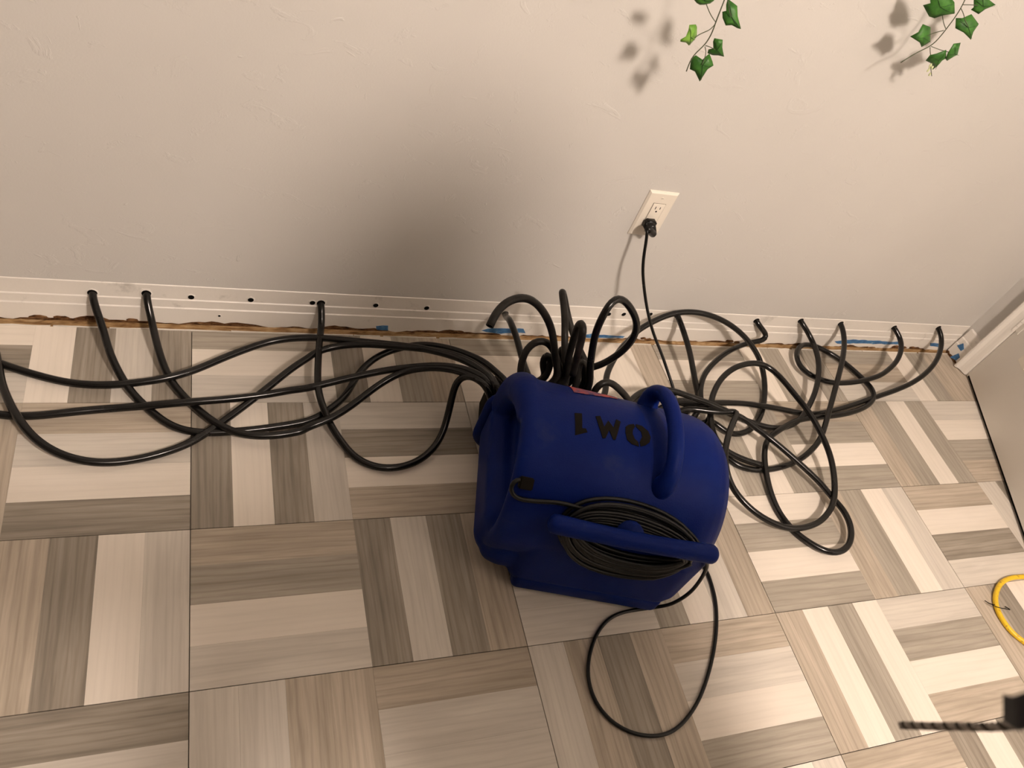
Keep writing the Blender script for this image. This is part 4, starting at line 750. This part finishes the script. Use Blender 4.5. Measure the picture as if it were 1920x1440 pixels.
    for dx in (-0.075, 0.0, 0.075):
        limb(bm, [(pel+V((dx, 0, -.05)), .125), (pel.lerp(che, .5)+V((dx*1.1, 0.01, 0)), .130), (che+V((dx*1.3, 0, 0.02)), .130), (che+V((dx*1.1, 0.02, .09)), .100)])
    for sh_, el_, wr_ in ((shL, elL, wrL), (shR, elR, wrR)): limb(bm, [(che+V((0, 0, .09)), .10), (sh_, .078), (el_, .056), (el_.lerp(wr_, .90), .040)])
    for k in range(10): a_ = math.pi*2*k/10; limb(bm, [(nek+V((math.cos(a_)*0.075, math.sin(a_)*0.075-0.02, -0.03+0.012*math.cos(a_))), 0.030), (nek+V((math.cos(a_+.628)*0.075, math.sin(a_+.628)*0.075-0.02, -0.03)), 0.030)], 8)
    limb(bm, [(nek+V((-.05, -.12, -.03)), .055), (nek+V((.05, -.12, -.03)), .055), (nek+V((0, -.14, -.10)), .06)])
    ellipsoid(bm, hed+up*0.030-fw*0.062, 0.106, 0.092, 0.112, HR); ellipsoid(bm, hed-up*0.06-fw*0.07, 0.118, 0.085, 0.11, HR)   # raised hood, added to widen the shadow cast on the wall
    fuse('hoodie', bm, 0.009, MCLOTH, body, 5)
    bm = bmesh.new(); limb(bm, [(pel+V((-.07, 0, 0)), .118), (hipL, .100), (knL, .076), (anL+V((0, 0, .04)), .066)]); limb(bm, [(pel+V((.07, 0, 0)), .118), (hipR, .100), (knR, .076), (anR+V((0, 0, .04)), .066)]); fuse('trousers', bm, 0.009, MJEAN, body, 5)
    for a_, tx in ((anL, -0.015), (anR, 0.02)):
        bm = bmesh.new(); limb(bm, [(V((a_.x, a_.y-.035, .050)), .046), (V((a_.x, a_.y+.03, .052)), .046), (V((a_.x+tx, a_.y+.12, .040)), .040), (V((a_.x+tx, a_.y+.175, .034)), .033)]); rbox(bm, a_.x-.043+tx/2, a_.x+.043+tx/2, a_.y-.085, a_.y+.205, 0.0005, 0.022, 0.010, 3); fuse('shoe', bm, 0.006, MPHONE, body, 3)
    # twisted drawstring hanging from the hood
    path = smooth_path([nek+V((-.05, .075, -.01)), V((0.44, -1.125, 1.38)), V((0.350, -1.078, 1.24)), V((0.3297, -1.0563, 1.1288)), V((0.3410, -1.0450, 1.0830)), V((0.3578, -1.0330, 1.0370))], 0.0012, 3)
    fr = frames(path); bm = bmesh.new(); run = 0
    for s in range(3):
        sp_ = []; run = 0
        for i, (p, (t, n, b)) in enumerate(zip(path, fr)):
            if i: run += (p-path[i-1]).length
            a = run/0.0105*2*math.pi+s*2*math.pi/3; sp_.append(p+(n*math.cos(a)+b*math.sin(a))*0.00105)
        add_tube(bm, sp_, 0.00115, 6, mi=(0, 0, 1)[s], mhole=1)
    o = obj('drawstring', bm, MSTRING, body); o.data.materials.append(MSTRAND); o['label'] = 'grey twisted drawstring'
    return body
person()
# phone with a wrist strap, held just behind the lens
ph = empty('smartphone', CAM)
M3 = Matrix((RIGHT, -DOWN, -FWD)).transposed().to_4x4()
def cambox(name, x0, x1, y0, y1, z0, z1, material, bev):
    bm = bmesh.new(); add_box(bm, x0, x1, y0, y1, z0, z1); bmesh.ops.bevel(bm, geom=bm.edges[:], offset=bev, segments=3, affect='EDGES')
    for vv in bm.verts: vv.co = M3 @ vv.co
    return obj(name, bm, material, ph, True)
cambox('phone_body', -0.012, 0.132, -0.058, 0.012, 0.0035, 0.0115, MPHONE, 0.003)
sw = 0.0044; pts = [V((0.128, -1.118, 1.392)), V((0.165, -1.085, 1.345)), V((0.190, -1.068, 1.270)), V((0.2005, -1.0652, 1.2338)), V((0.222, -1.062, 1.213)), V((0.2440, -1.0580, 1.1935))]
pth = smooth_path([p-CAM for p in pts], 0.004, 2); bm = bmesh.new(); prev = None
for i, (p, (t, n, b)) in enumerate(zip(pth, frames(pth))):
    sd_ = DOWN; nn = FWD
    ring = [bm.verts.new(p+sd_*sw*u+nn*0.0009*w) for u, w in ((-1, -1), (1, -1), (1, 1), (-1, 1))]
    if prev:
        for k in range(4): bm.faces.new((prev[k], prev[(k+1) % 4], ring[(k+1) % 4], ring[k]))
    else: bm.faces.new(ring)
    prev = ring
bm.faces.new(prev[::-1]); o = obj('wrist_strap', bm, MCLOTH, ph); o['label'] = 'black strap end'
tag(ph, 'black phone held up, its black strap end showing at the lower right edge', 'phone')
